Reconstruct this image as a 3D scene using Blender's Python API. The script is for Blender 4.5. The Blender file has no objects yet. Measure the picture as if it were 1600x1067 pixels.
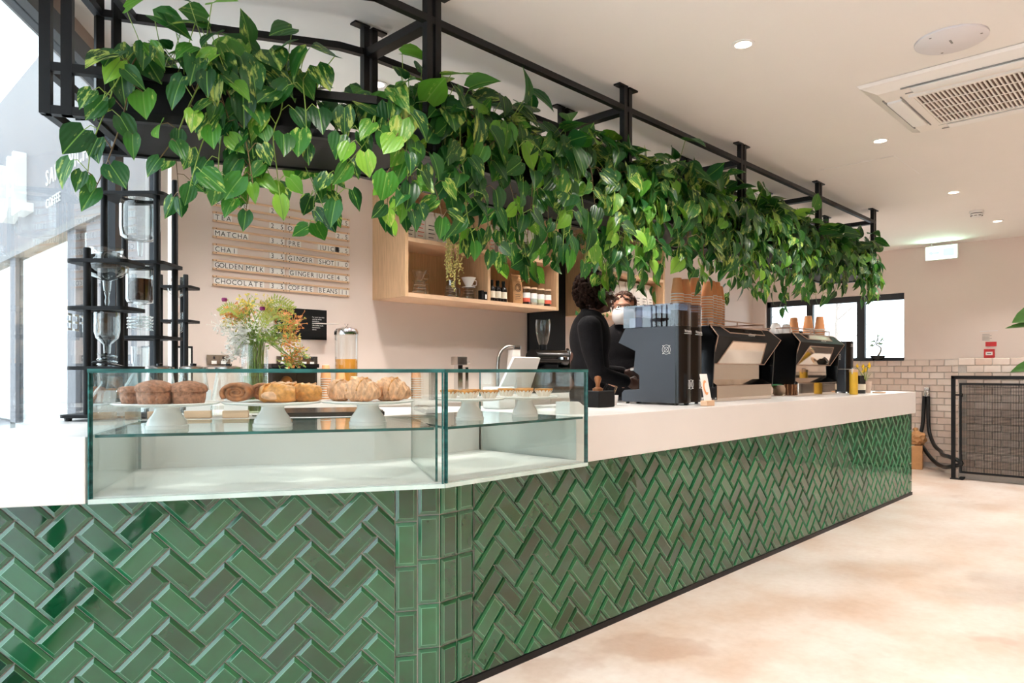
import bpy, bmesh, math, random
from mathutils import Matrix, Vector, Euler
R = math.radians
random.seed(7)
sc = bpy.context.scene
col = sc.collection
# ---------------------------------------------------------------- camera, world, exposure
# world X runs along the long counter (away from the viewer, to the right), Y towards the back wall, Z up
EYE = 1.133
cam_d = bpy.data.cameras.new('camera'); cam = bpy.data.objects.new('camera', cam_d); col.objects.link(cam)
cam.location = (0, 0, EYE); cam.rotation_euler = (R(90), 0, R(-45.94))
cam_d.sensor_width = 36; cam_d.lens = 24.975; cam_d.shift_y = 45.5 / 1600; cam_d.clip_start = .05; cam_d.clip_end = 200
sc.camera = cam
sc.view_settings.view_transform = 'Standard'; sc.view_settings.look = 'None'
sc.view_settings.gamma = 1.0; sc.view_settings.use_curve_mapping = False
sc.view_settings.exposure = 0.62
SKY = 3.3
LAMP = 3.1
w = bpy.data.worlds.new('sky'); sc.world = w; w.use_nodes = True
bg = w.node_tree.nodes['Background']; bg.inputs[0].default_value = (.86, .94, 1.0, 1); bg.inputs[1].default_value = SKY
cy = sc.cycles
cy.use_denoising = True; cy.max_bounces = 8; cy.diffuse_bounces = 5; cy.glossy_bounces = 4; cy.transmission_bounces = 6
cy.transparent_max_bounces = 40; cy.sample_clamp_indirect = 6.0; cy.caustics_reflective = False; cy.caustics_refractive = False
cy.blur_glossy = 0.5

# ---------------------------------------------------------------- helpers
def lin(h):
    h = h.lstrip('#'); v = [int(h[i:i + 2], 16) / 255 for i in (0, 2, 4)]
    return tuple((x / 12.92 if x <= .04045 else ((x + .055) / 1.055) ** 2.4) for x in v)
MATS = {}
def mat(name, c, rough=.5, metal=0, var=.05, scale=6, bump=0, bscale=40, emit=0, coat=0, spec=.5, stretch=None, sss=0, alpha=1, trans=0):
    m = bpy.data.materials.new(name); m.use_nodes = True; nt = m.node_tree; N = nt.nodes; L = nt.links
    b = N['Principled BSDF']; c = lin(c) if isinstance(c, str) else c
    tc = N.new('ShaderNodeTexCoord'); nz = N.new('ShaderNodeTexNoise'); nz.inputs['Scale'].default_value = scale; nz.inputs['Detail'].default_value = 4
    src = tc.outputs['Object']
    if stretch:
        mp = N.new('ShaderNodeMapping'); mp.inputs['Scale'].default_value = stretch; L.new(src, mp.inputs[0]); src = mp.outputs[0]
    L.new(src, nz.inputs['Vector'])
    rp = N.new('ShaderNodeValToRGB'); rp.color_ramp.elements[0].position = .3; rp.color_ramp.elements[1].position = .7
    rp.color_ramp.elements[0].color = tuple(min(1, x * (1 - var)) for x in c) + (1,)
    rp.color_ramp.elements[1].color = tuple(min(1, x * (1 + var)) for x in c) + (1,)
    L.new(nz.outputs[0], rp.inputs[0]); L.new(rp.outputs[0], b.inputs['Base Color'])
    b.inputs['Roughness'].default_value = rough; b.inputs['Metallic'].default_value = metal
    b.inputs['Specular IOR Level'].default_value = spec; b.inputs['Coat Weight'].default_value = coat
    if emit:
        L.new(rp.outputs[0], b.inputs['Emission Color']); b.inputs['Emission Strength'].default_value = emit
    if trans: b.inputs['Transmission Weight'].default_value = trans
    if bump:
        n2 = N.new('ShaderNodeTexNoise'); n2.inputs['Scale'].default_value = bscale; n2.inputs['Detail'].default_value = 5
        L.new(src, n2.inputs['Vector']); bp = N.new('ShaderNodeBump'); bp.inputs['Strength'].default_value = bump; bp.inputs['Distance'].default_value = .01
        L.new(n2.outputs[0], bp.inputs['Height']); L.new(bp.outputs[0], b.inputs['Normal'])
    MATS[name] = m
    return m
def glass(name, tint='#f4fbf8', lo=.05, hi=.75, power=3.0, rough=0.0):
    m = bpy.data.materials.new(name); m.use_nodes = True; nt = m.node_tree; N = nt.nodes; L = nt.links
    N.remove(N['Principled BSDF']); out = N['Material Output']
    t = N.new('ShaderNodeBsdfTransparent'); t.inputs[0].default_value = lin(tint) + (1,)
    g = N.new('ShaderNodeBsdfGlossy'); g.inputs['Roughness'].default_value = rough; g.inputs[0].default_value = (.95, .98, .97, 1)
    lw = N.new('ShaderNodeLayerWeight'); lw.inputs[0].default_value = .5
    pw = N.new('ShaderNodeMath'); pw.operation = 'POWER'; pw.inputs[1].default_value = power; L.new(lw.outputs['Facing'], pw.inputs[0])
    mr = N.new('ShaderNodeMapRange'); mr.inputs['To Min'].default_value = lo; mr.inputs['To Max'].default_value = hi; L.new(pw.outputs[0], mr.inputs[0])
    mx = N.new('ShaderNodeMixShader'); L.new(mr.outputs[0], mx.inputs[0]); L.new(t.outputs[0], mx.inputs[1]); L.new(g.outputs[0], mx.inputs[2]); L.new(mx.outputs[0], out.inputs[0])
    MATS[name] = m
    return m
class MB:
    def __init__(s): s.v = []; s.f = []; s.m = []; s.M = None; s.mi = 0
    def add(s, vs, fs, mi=None):
        o = len(s.v); mi = s.mi if mi is None else mi
        s.v += [tuple(s.M @ Vector(p)) if s.M else tuple(p) for p in vs]
        s.f += [tuple(i + o for i in f) for f in fs]; s.m += [mi] * len(fs)
        return s
    def box(s, x0, x1, y0, y1, z0, z1, mi=None):
        return s.add([(x0,y0,z0),(x1,y0,z0),(x1,y1,z0),(x0,y1,z0),(x0,y0,z1),(x1,y0,z1),(x1,y1,z1),(x0,y1,z1)],
                     [(0,3,2,1),(4,5,6,7),(0,1,5,4),(1,2,6,5),(2,3,7,6),(3,0,4,7)], mi)
    def rbox(s, x0, x1, y0, y1, z0, z1, b=.004, mi=None):
        # box with chamfered edges
        bm = bmesh.new(); bmesh.ops.create_cube(bm, size=1)
        for v in bm.verts:
            v.co = Vector(((x0 + x1) / 2 + v.co.x * (x1 - x0), (y0 + y1) / 2 + v.co.y * (y1 - y0), (z0 + z1) / 2 + v.co.z * (z1 - z0)))
        bmesh.ops.bevel(bm, geom=list(bm.edges), offset=b, segments=2, affect='EDGES', profile=.6)
        s.bm(bm, mi); return s
    def bm(s, bm, mi=None):
        bm.verts.index_update(); s.add([v.co.copy() for v in bm.verts], [[v.index for v in f.verts] for f in bm.faces], mi); bm.free(); return s
    def prism(s, pts, z0, z1, mi=None):
        n = len(pts)
        a = sum(pts[i][0] * pts[(i + 1) % n][1] - pts[(i + 1) % n][0] * pts[i][1] for i in range(n))
        if a < 0: pts = pts[::-1]
        return s.add([(x, y, z0) for x, y in pts] + [(x, y, z1) for x, y in pts],
                     [tuple(range(n))[::-1], tuple(range(n, 2 * n))] + [(i, (i + 1) % n, n + (i + 1) % n, n + i) for i in range(n)], mi)
    def extr(s, pts, d, mi=None):
        # extrude a planar 3D polygon along vector d
        n = len(pts); d = Vector(d); P = [Vector(p) for p in pts]
        nn = Vector((0, 0, 0))
        for i in range(n): nn += P[i].cross(P[(i + 1) % n])
        if nn.dot(d) < 0: P = P[::-1]
        return s.add(P + [p + d for p in P], [tuple(range(n))[::-1], tuple(range(n, 2 * n))] + [(i, (i + 1) % n, n + (i + 1) % n, n + i) for i in range(n)], mi)
    def tube(s, pts, r, seg=8, cap=True, mi=None):
        pts = [Vector(p) for p in pts]; rs = r if isinstance(r, (list, tuple)) else [r] * len(pts)
        vs = []; fs = []; up = None
        for i, p in enumerate(pts):
            t = (pts[min(i + 1, len(pts) - 1)] - pts[max(i - 1, 0)])
            t = t.normalized() if t.length > 1e-9 else Vector((0, 0, 1))
            if up is None: up = t.orthogonal().normalized()
            else:
                up = up - t * up.dot(t); up = up.normalized() if up.length > 1e-6 else t.orthogonal().normalized()
            q = t.cross(up)
            for k in range(seg):
                a = 2 * math.pi * k / seg; vs.append(p + (up * math.cos(a) + q * math.sin(a)) * rs[i])
        for i in range(len(pts) - 1):
            for k in range(seg):
                k2 = (k + 1) % seg; fs.append((i * seg + k, i * seg + k2, (i + 1) * seg + k2, (i + 1) * seg + k))
        if cap: fs.append(tuple(range(seg))[::-1]); fs.append(tuple(range((len(pts) - 1) * seg, len(pts) * seg)))
        return s.add(vs, fs, mi)
    def lathe(s, prof, c=(0, 0, 0), seg=20, mi=None, sx=1, sy=1, a0=0):
        vs = []; fs = []; n = len(prof)
        for r, z in prof:
            for k in range(seg):
                a = a0 + 2 * math.pi * k / seg; vs.append((c[0] + r * math.cos(a) * sx, c[1] + r * math.sin(a) * sy, c[2] + z))
        for i in range(n - 1):
            for k in range(seg):
                k2 = (k + 1) % seg; fs.append((i * seg + k, i * seg + k2, (i + 1) * seg + k2, (i + 1) * seg + k))
        if prof[0][0] > 1e-5: fs.append(tuple(range(seg))[::-1])
        if prof[-1][0] > 1e-5: fs.append(tuple(range((n - 1) * seg, n * seg)))
        return s.add(vs, fs, mi)
    def shell(s, prof, c=(0, 0, 0), seg=20, mi=None):
        # open lathe, no caps
        vs = []; fs = []; n = len(prof)
        for r, z in prof:
            for k in range(seg):
                a = 2 * math.pi * k / seg; vs.append((c[0] + r * math.cos(a), c[1] + r * math.sin(a), c[2] + z))
        for i in range(n - 1):
            for k in range(seg):
                k2 = (k + 1) % seg; fs.append((i * seg + k, i * seg + k2, (i + 1) * seg + k2, (i + 1) * seg + k))
        return s.add(vs, fs, mi)
    def ell(s, c, r, seg=14, rings=9, mi=None, rot=None):
        r = (r, r, r) if not isinstance(r, (tuple, list)) else r
        vs = [(0, 0, -1)]; fs = []
        for i in range(1, rings):
            ph = -math.pi / 2 + math.pi * i / rings
            for k in range(seg):
                a = 2 * math.pi * k / seg; vs.append((math.cos(ph) * math.cos(a), math.cos(ph) * math.sin(a), math.sin(ph)))
        vs.append((0, 0, 1)); T = len(vs) - 1
        for k in range(seg):
            k2 = (k + 1) % seg; fs.append((0, 1 + k2, 1 + k)); b = 1 + (rings - 2) * seg; fs.append((T, b + k, b + k2))
        for i in range(rings - 2):
            for k in range(seg):
                k2 = (k + 1) % seg; fs.append((1 + i * seg + k, 1 + i * seg + k2, 1 + (i + 1) * seg + k2, 1 + (i + 1) * seg + k))
        Q = rot.to_matrix() if rot else Matrix.Identity(3)
        vs = [Q @ Vector((x * r[0], y * r[1], z * r[2])) + Vector(c) for x, y, z in vs]
        return s.add(vs, fs, mi)
    def mesh(s, name, mats, smooth=False):
        me = bpy.data.meshes.new(name); me.from_pydata(s.v, [], s.f)
        for m in (mats if isinstance(mats, (list, tuple)) else [mats]): me.materials.append(MATS[m] if isinstance(m, str) else m)
        me.polygons.foreach_set('material_index', s.m)
        if smooth:
            me.polygons.foreach_set('use_smooth', [True] * len(me.polygons))
            if smooth != 'all': me.set_sharp_from_angle(angle=R(smooth if smooth is not True else 40))
        me.update(); return me
    def build(s, name, mats, parent=None, smooth=False, world=False):
        if world and parent is not None:
            Mi = PM[parent.name].inverted(); s.v = [tuple(Mi @ Vector(p)) for p in s.v]
        o = bpy.data.objects.new(name, s.mesh(name, mats, smooth)); col.objects.link(o)
        if parent is not None: o.parent = parent
        return o
PM = {}
def put(name, mesh, parent=None, loc=(0, 0, 0), rot=None, scale=None):
    o = bpy.data.objects.new(name, mesh); col.objects.link(o); o.location = loc
    if rot is not None: o.rotation_euler = rot
    if scale is not None: o.scale = (scale,) * 3 if not isinstance(scale, (tuple, list)) else scale
    if parent is not None: o.parent = parent
    return o
def tag(o, label, cat, group=None):
    o['label'] = label; o['category'] = cat
    if group: o['group'] = group
    return o
def thing(name, label, cat, loc=(0, 0, 0), rz=0, group=None):
    o = bpy.data.objects.new(name, None); col.objects.link(o); o.location = loc; o.rotation_euler = (0, 0, R(rz)); o.empty_display_size = .05
    PM[o.name] = Matrix.Translation(loc) @ Matrix.Rotation(R(rz), 4, 'Z')
    return tag(o, label, cat, group)
def struct(o, label=None):
    o['kind'] = 'structure'
    if label: o['label'] = label
    return o
def copy_tree(o, parent=None):
    kids = [k for k in o.children]
    c = o.copy(); col.objects.link(c)
    if parent is not None: c.parent = parent
    for k in kids: copy_tree(k, c)
    return c
GL = {}
def glyph(ch):
    if ch not in GL:
        cu = bpy.data.curves.new('g', 'FONT'); cu.body = ch; cu.size = 1; cu.resolution_u = 3
        ob = bpy.data.objects.new('g', cu); col.objects.link(ob); dg = bpy.context.evaluated_depsgraph_get(); dg.update()
        me = bpy.data.meshes.new_from_object(ob.evaluated_get(dg))
        vs = [v.co.copy() for v in me.vertices]; fs = [tuple(p.vertices) for p in me.polygons]
        xs = [v.x for v in vs] or [0, .3]
        GL[ch] = (vs, fs, min(xs), max(xs)); bpy.data.objects.remove(ob); bpy.data.curves.remove(cu); bpy.data.meshes.remove(me)
    return GL[ch]
for _ch in 'ABCDEFGHIJKLMNOPRSTUVWXYKMkabcdefghiklmnoprstuvwyVU0123456789.,': glyph(_ch)
def word(mb, s, o, xd, yd, h, pitch=None, gap=.12, mi=None, deep=0, mirror=False):
    # letters of cap height h starting at o, along xd with up yd; uniform pitch or proportional spacing
    o = Vector(o); xd = Vector(xd); yd = Vector(yd); sc_ = h / .73; x = 0; nn = xd.cross(yd)
    for ch in s:
        if ch == ' ': x += pitch or .5 * h; continue
        vs, fs, a, b = glyph(ch); wd = (b - a) * sc_
        x0 = x + ((pitch - wd) / 2 if pitch else 0)
        P = [o + xd * (x0 + (v.x - a) * sc_) + yd * (v.y * sc_) for v in vs]
        mb.add(P, fs, mi)
        if deep:
            mb.add([p - nn * deep for p in P], [f[::-1] for f in fs], mi)
            ed = {}
            for f in fs:
                for i in range(len(f)):
                    e = (f[i], f[(i + 1) % len(f)]); ed[e] = 1
            n = len(P); side = [e for e in ed if (e[1], e[0]) not in ed]
            mb.add(P + [p - nn * deep for p in P], [(b_, a_, a_ + n, b_ + n) for a_, b_ in side], mi)
        x += pitch or wd + gap * h
    return x
def smooth_curve(pts, n=6):
    P = [Vector(p) for p in pts]; out = []
    for i in range(len(P) - 1):
        p0 = P[max(i - 1, 0)]; p1 = P[i]; p2 = P[i + 1]; p3 = P[min(i + 2, len(P) - 1)]
        for k in range(n):
            t = k / n
            out.append(.5 * ((2 * p1) + (p2 - p0) * t + (2 * p0 - 5 * p1 + 4 * p2 - p3) * t * t + (3 * p1 - p0 - 3 * p2 + p3) * t ** 3))
    out.append(P[-1]); return out

# ---------------------------------------------------------------- materials
mat('ceiling_paint', '#ece8e4', .85, var=.012, scale=2)
mat('wall_paint', '#dfd0c7', .8, var=.02, scale=2)
mat('white_paint', '#e9e6e3', .6, var=.01)
mat('header_panel', '#8d7a70', .6, var=.05)
mat('worktop', '#e6e3e0', .28, var=.015, scale=3)
mat('black_steel', '#0a0a0c', .45, var=.1, bump=.03, spec=.3)
mat('black_matt', '#0a0a0b', .6, var=.1, spec=.25)
mat('black_gloss', '#0a0a0b', .22, var=.1)
mat('black_satin', '#0f0b0a', .5, var=.1, spec=.12)
mat('wood_panel', '#a07a56', .55, var=.2, scale=3, stretch=(6, 6, .6))
mat('grout', '#b9b3ac', .85, var=.06, scale=60)
mat('porcelain', '#f4f2f0', .18, var=.01)
mat('white_card', '#f1eeea', .7, var=.015)
mat('wood_light', '#caa681', .5, var=.12, scale=5, stretch=(14, 14, 1.2), bump=.03)
mat('wood_pale', '#d9b594', .55, var=.08, scale=5, stretch=(2, 14, 14), bump=.02)
mat('wood_dark', '#5d3620', .4, var=.25, scale=9, stretch=(10, 10, 1))
mat('chrome', '#d8d8d8', .08, metal=1, var=.02)
mat('steel', '#b9b4ae', .24, metal=1, var=.04)
mat('mirror_steel', '#d7c9bb', .05, metal=1, var=.02)
mat('edge_trim', '#b99b88', .3, metal=.6, var=.05)
mat('orange_cup', '#eca770', .6, var=.05, scale=20)
mat('cup_white', '#efeae4', .5, var=.02)
mat('ink', '#171615', .7, var=.02)
mat('ink_white', '#f0efec', .6, var=.01)
mat('white_letter', '#e8e6e0', .5, var=.02)
mat('red', '#c22b2b', .4, var=.05)
mat('pastry_brown', '#9a5f38', .55, var=.45, scale=60, bump=.35, bscale=60)
mat('pastry_gold', '#c4843f', .45, var=.45, scale=55, bump=.3, bscale=50)
mat('pastry_pale', '#d3a07a', .45, var=.38, scale=45, stretch=(1, 3, 1), bump=.25, bscale=70)
mat('muffin', '#a06c52', .75, var=.42, scale=110, bump=.7, bscale=150)
mat('custard', '#c98f45', .35, var=.5, scale=30)
mat('paper_case', '#ece2d6', .7, var=.04)
mat('coffee', '#2a1008', .1, var=.2)
mat('juice', '#e9a13c', .25, var=.1, emit=0)
mat('rubber', '#0d0d0d', .5, var=.1)
mat('skin_dark', '#4a2c1f', .5, var=.1)
mat('skin_light', '#c08a70', .5, var=.08)
mat('hair_dark', '#20130d', .95, var=.5, scale=60, bump=.9, bscale=90, spec=.08)
mat('hair_brown', '#4a2c1c', .8, var=.4, scale=60, bump=.6, bscale=90)
mat('sweater', '#121012', .95, var=.2, scale=30, bump=.3, bscale=160, spec=.2)
mat('trousers', '#16171c', .9, var=.2, scale=30)
mat('mask_white', '#e6e0dc', .8, var=.02)
mat('kraft', '#b98a5c', .75, var=.12, scale=14, bump=.2)
mat('bag_white', '#e6dfd9', .6, var=.04, bump=.2, bscale=18)
mat('label_red', '#d5604a', .6); mat('label_grey', '#a9b4ac', .6); mat('label_green', '#c3c8a4', .6); mat('label_cream', '#ece3cf', .6)
mat('soil', '#20160f', .95, var=.4, scale=40)
mat('yellow', '#e6b93a', .45, var=.1); mat('yellow_petal', '#f2cb1f', .5, var=.12)
mat('terracotta_pale', '#d7c4b4', .7)
mat('stem_green', '#7f9a3f', .5, var=.2)
mat('stem_brown', '#6b5633', .6, var=.25)
mat('flower_white', '#efece4', .7, var=.06); mat('flower_orange', '#e2954a', .6, var=.25, scale=30); mat('flower_yellow', '#d9c552', .6, var=.25, scale=30); mat('flower_purple', '#8f1f62', .6)
mat('fern', '#a9b04a', .55, var=.2); mat('leaf_small', '#7fa33c', .5, var=.3, scale=30)
mat('pearl', '#6d7a35', .5, var=.3, scale=20); mat('pearl_pale', '#b9b06a', .5, var=.3, scale=20)
mat('orange_fruit', '#e08a2c', .45, var=.12, scale=50, bump=.1)
mat('dark_bottle', '#100d0c', .15, var=.1)
mat('lamp_glow', '#ffe9cf', .5, emit=9, var=0); mat('exit_glow', '#d8ffe9', .5, emit=2.6, var=0)
mat('exit_green', '#8fd8b2', .5, emit=1.3, var=0)
mat('warm_lamp', '#ffd79a', .5, emit=5, var=0)
mat('smoke_white', '#eceae8', .5, var=.01)
mat('grille_dark', '#5a4234', .7, var=.1)
mat('ac_white', '#ece6e0', .45, var=.01)
mat('window_frame', '#23262b', .45, var=.06)
mat('pavement', '#f2f1ef', .8, var=.05, scale=1)
mat('facade', '#807f82', .7, var=.03, scale=1); mat('facade_dark', '#82807e', .6, var=.05)
mat('bark', '#a59a92', .9, var=.2)
mat('bronze_tamper', '#8a5a36', .3, metal=.4, var=.2)
mat('charity_orange', '#e2633f', .6)
mat('grinder_grey', '#3a4048', .5, var=.04, metal=.1)
mat('hopper_plastic', '#b9bcc6', .12, var=.05)
mat('bean', '#2b1a12', .4, var=.4, scale=60)
mat('teal_edge', '#2d6563', .12, var=.5, scale=9, stretch=(1, 1, 6))
mat('pale_edge', '#c9ddd6', .15, var=.15, scale=12)
glass('pane', '#fafdfc', .03, .8, 3.2)
glass('jar_glass', '#f8faf9', .06, .9, 2.0)
glass('store_glass', '#f2f6f8', .06, .8, 3.0)
glass('smoked', '#c9ccd6', .08, .7, 2.0)
# ---------------------------------------------------------------- special materials
def ramp(nt, src, stops):
    r = nt.nodes.new('ShaderNodeValToRGB'); e = r.color_ramp.elements
    while len(e) < len(stops): e.new(.5)
    for i, (p, c) in enumerate(stops): e[i].position = p; e[i].color = (lin(c) if isinstance(c, str) else c) + (1,)
    nt.links.new(src, r.inputs[0]); return r
def noise(nt, vec, scale, detail=4, rough=.5):
    n = nt.nodes.new('ShaderNodeTexNoise'); n.inputs['Scale'].default_value = scale; n.inputs['Detail'].default_value = detail; n.inputs['Roughness'].default_value = rough
    nt.links.new(vec, n.inputs['Vector']); return n
def mixc(nt, fac, a, b, mode='MIX'):
    m = nt.nodes.new('ShaderNodeMix'); m.data_type = 'RGBA'; m.blend_type = mode
    for s, v in ((0, fac), (6, a), (7, b)):
        if isinstance(v, (int, float)): m.inputs[s].default_value = v
        elif isinstance(v, tuple): m.inputs[s].default_value = v + (1,)
        else: nt.links.new(v, m.inputs[s])
    return m.outputs[2]
def newmat(name):
    m = bpy.data.materials.new(name); m.use_nodes = True; MATS[name] = m
    return m, m.node_tree, m.node_tree.nodes['Principled BSDF']
def floor_mat():
    m, nt, b = newmat('concrete_floor'); L = nt.links; tc = nt.nodes.new('ShaderNodeTexCoord').outputs['Object']
    n1 = noise(nt, tc, .55, 5, .55); n2 = noise(nt, tc, 2.2, 6, .6); n3 = noise(nt, tc, 26, 5, .6)
    r1 = ramp(nt, n1.outputs[0], [(.36, '#ccb09a'), (.5, '#dccec3'), (.64, '#e6dfd9')])
    r2 = ramp(nt, n2.outputs[0], [(.35, '#ccb29e'), (.6, '#dfd5cc')])
    c = mixc(nt, .45, r1.outputs[0], r2.outputs[0]); r3 = ramp(nt, n3.outputs[0], [(.3, '#e8e2dc'), (.6, '#ffffff')])
    c = mixc(nt, .35, c, r3.outputs[0], 'MULTIPLY')
    n4 = noise(nt, tc, .45, 6, .55); r4 = ramp(nt, n4.outputs[0], [(.585, '#ffffff'), (.60, '#dcc8bd')]); c = mixc(nt, .45, c, r4.outputs[0], 'MULTIPLY'); L.new(c, b.inputs['Base Color'])
    rr = nt.nodes.new('ShaderNodeMapRange'); rr.inputs['To Min'].default_value = .28; rr.inputs['To Max'].default_value = .5; L.new(n2.outputs[0], rr.inputs[0]); L.new(rr.outputs[0], b.inputs['Roughness'])
    bp = nt.nodes.new('ShaderNodeBump'); bp.inputs['Strength'].default_value = .04; L.new(n3.outputs[0], bp.inputs['Height']); L.new(bp.outputs[0], b.inputs['Normal'])
floor_mat()
def tile_mat(name, lo, hi, rough, bump):
    m, nt, b = newmat(name); L = nt.links
    tc = nt.nodes.new('ShaderNodeTexCoord').outputs['Object']; oi = nt.nodes.new('ShaderNodeObjectInfo')
    ad = nt.nodes.new('ShaderNodeVectorMath'); ad.operation = 'ADD'; L.new(tc, ad.inputs[0])
    sc_ = nt.nodes.new('ShaderNodeMath'); sc_.operation = 'MULTIPLY'; sc_.inputs[1].default_value = 37; L.new(oi.outputs['Random'], sc_.inputs[0]); L.new(sc_.outputs[0], ad.inputs[1])
    n = noise(nt, ad.outputs[0], 16, 3); mx = nt.nodes.new('ShaderNodeMath'); mx.operation = 'MULTIPLY_ADD'; mx.inputs[1].default_value = .55; mx.inputs[2].default_value = 0
    L.new(oi.outputs['Random'], mx.inputs[0]); a2 = nt.nodes.new('ShaderNodeMath'); a2.operation = 'MULTIPLY_ADD'; a2.inputs[1].default_value = .45; L.new(n.outputs[0], a2.inputs[0]); L.new(mx.outputs[0], a2.inputs[2])
    r = ramp(nt, a2.outputs[0], [(.15, lo), (.8, hi)]); L.new(r.outputs[0], b.inputs['Base Color'])
    b.inputs['Roughness'].default_value = rough; b.inputs['Specular IOR Level'].default_value = 1.0
    n2 = noise(nt, ad.outputs[0], 11, 1.5); bp = nt.nodes.new('ShaderNodeBump'); bp.inputs['Strength'].default_value = bump; bp.inputs['Distance'].default_value = .01
    L.new(n2.outputs[0], bp.inputs['Height']); L.new(bp.outputs[0], b.inputs['Normal'])
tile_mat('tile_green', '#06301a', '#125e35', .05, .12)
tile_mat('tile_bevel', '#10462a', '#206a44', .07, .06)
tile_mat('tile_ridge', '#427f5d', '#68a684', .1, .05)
tile_mat('brick_glaze', '#cdb6a6', '#e3d5c9', .22, .25)
tile_mat('leaf_dummy', '#1d4a1c', '#3f7a2a', .4, .1)
def leaf_mat():
    m, nt, b = newmat('pothos_leaf'); L = nt.links
    tc = nt.nodes.new('ShaderNodeTexCoord').outputs['Object']; oi = nt.nodes.new('ShaderNodeObjectInfo')
    k = nt.nodes.new('ShaderNodeMath'); k.operation = 'MULTIPLY'; k.inputs[1].default_value = 61; L.new(oi.outputs['Random'], k.inputs[0])
    ad = nt.nodes.new('ShaderNodeVectorMath'); ad.operation = 'ADD'; L.new(tc, ad.inputs[0]); L.new(k.outputs[0], ad.inputs[1])
    mp = nt.nodes.new('ShaderNodeMapping'); mp.inputs['Scale'].default_value = (4.0, 1.1, 1); L.new(ad.outputs[0], mp.inputs[0])
    base = ramp(nt, oi.outputs['Random'], [(0, '#17421d'), (.3, '#275f22'), (.55, '#1f552a'), (.8, '#3f7f27'), (.95, '#6fa530'), (1, '#86b83f')])
    n = noise(nt, mp.outputs[0], 1.6, 5, .65); wn = nt.nodes.new('ShaderNodeTexWhiteNoise'); wn.noise_dimensions = '1D'; L.new(k.outputs[0], wn.inputs['W'])
    am = nt.nodes.new('ShaderNodeMapRange'); am.inputs['From Min'].default_value = .45; am.inputs['From Max'].default_value = 1; am.inputs['To Min'].default_value = .0; am.inputs['To Max'].default_value = .14; L.new(wn.outputs[0], am.inputs[0])
    ad2 = nt.nodes.new('ShaderNodeMath'); ad2.operation = 'ADD'; L.new(n.outputs[0], ad2.inputs[0]); L.new(am.outputs[0], ad2.inputs[1])
    vr = ramp(nt, ad2.outputs[0], [(.63, (0, 0, 0)), (.72, (1, 1, 1))])
    c = mixc(nt, vr.outputs[0], base.outputs[0], lin('#b5c763'))
    sp = nt.nodes.new('ShaderNodeSeparateXYZ'); L.new(tc, sp.inputs[0]); ab = nt.nodes.new('ShaderNodeMath'); ab.operation = 'ABSOLUTE'; L.new(sp.outputs[0], ab.inputs[0])
    rib = ramp(nt, ab.outputs[0], [(.008, (1, 1, 1)), (.022, (0, 0, 0))])
    c = mixc(nt, rib.outputs[0], c, lin('#6f9c45')); L.new(c, b.inputs['Base Color'])
    b.inputs['Roughness'].default_value = .36; b.inputs['Specular IOR Level'].default_value = .45
    wv = nt.nodes.new('ShaderNodeTexWave'); wv.inputs['Scale'].default_value = 2.2; wv.inputs['Distortion'].default_value = 1.5; L.new(tc, wv.inputs[0])
    bp = nt.nodes.new('ShaderNodeBump'); bp.inputs['Strength'].default_value = .12; bp.inputs['Distance'].default_value = .03; L.new(wv.outputs[1], bp.inputs['Height']); L.new(bp.outputs[0], b.inputs['Normal'])
    tr = nt.nodes.new('ShaderNodeBsdfTranslucent'); L.new(c, tr.inputs[0]); mx = nt.nodes.new('ShaderNodeMixShader'); mx.inputs[0].default_value = .3
    L.new(b.outputs[0], mx.inputs[1]); L.new(tr.outputs[0], mx.inputs[2]); L.new(mx.outputs[0], nt.nodes['Material Output'].inputs[0])
leaf_mat()
mat('perforated', '#120e0d', .6, var=.7, scale=300, spec=.25)

# ---------------------------------------------------------------- room shell
WB = 4.48      # face of the back wall
UF = 9.45      # face of the far wall
ZC = 2.60      # ceiling
room = [(1.60, WB + .1), (-4.04, -3.47), (UF + .1, -3.47), (UF + .1, WB + .1)]
struct(MB().prism(room, -.06, 0).build('floor', 'concrete_floor'))
struct(MB().prism(room, ZC, ZC + .08).build('ceiling', 'ceiling_paint'))
struct(MB().box(1.66, UF + .1, WB, WB + .12, 0, ZC).build('wall_back', 'wall_paint'))
VW0, VW1, ZW0, ZW1 = 2.56, 4.29, 1.264, 2.075
m = MB()
m.box(UF, UF + .16, -3.5, VW0, 0, ZC); m.box(UF, UF + .16, VW1, WB, 0, ZC); m.box(UF, UF + .16, VW0, VW1, 0, ZW0); m.box(UF, UF + .16, VW0, VW1, ZW1, ZC)
wall_r = struct(m.build('wall_right', 'wall_paint'))
half = MB().box(8.64, UF - .002, -3.4, 1.826, 0, 1.264); half_wall = struct(half.build('wall_half', 'grout'), 'low boxed out wall faced with cream brick tiles behind the mesh gate')
struct(MB().box(-4.1, UF + .1, -3.55, -3.47, 0, ZC).build('wall_front', 'wood_panel'))
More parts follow.
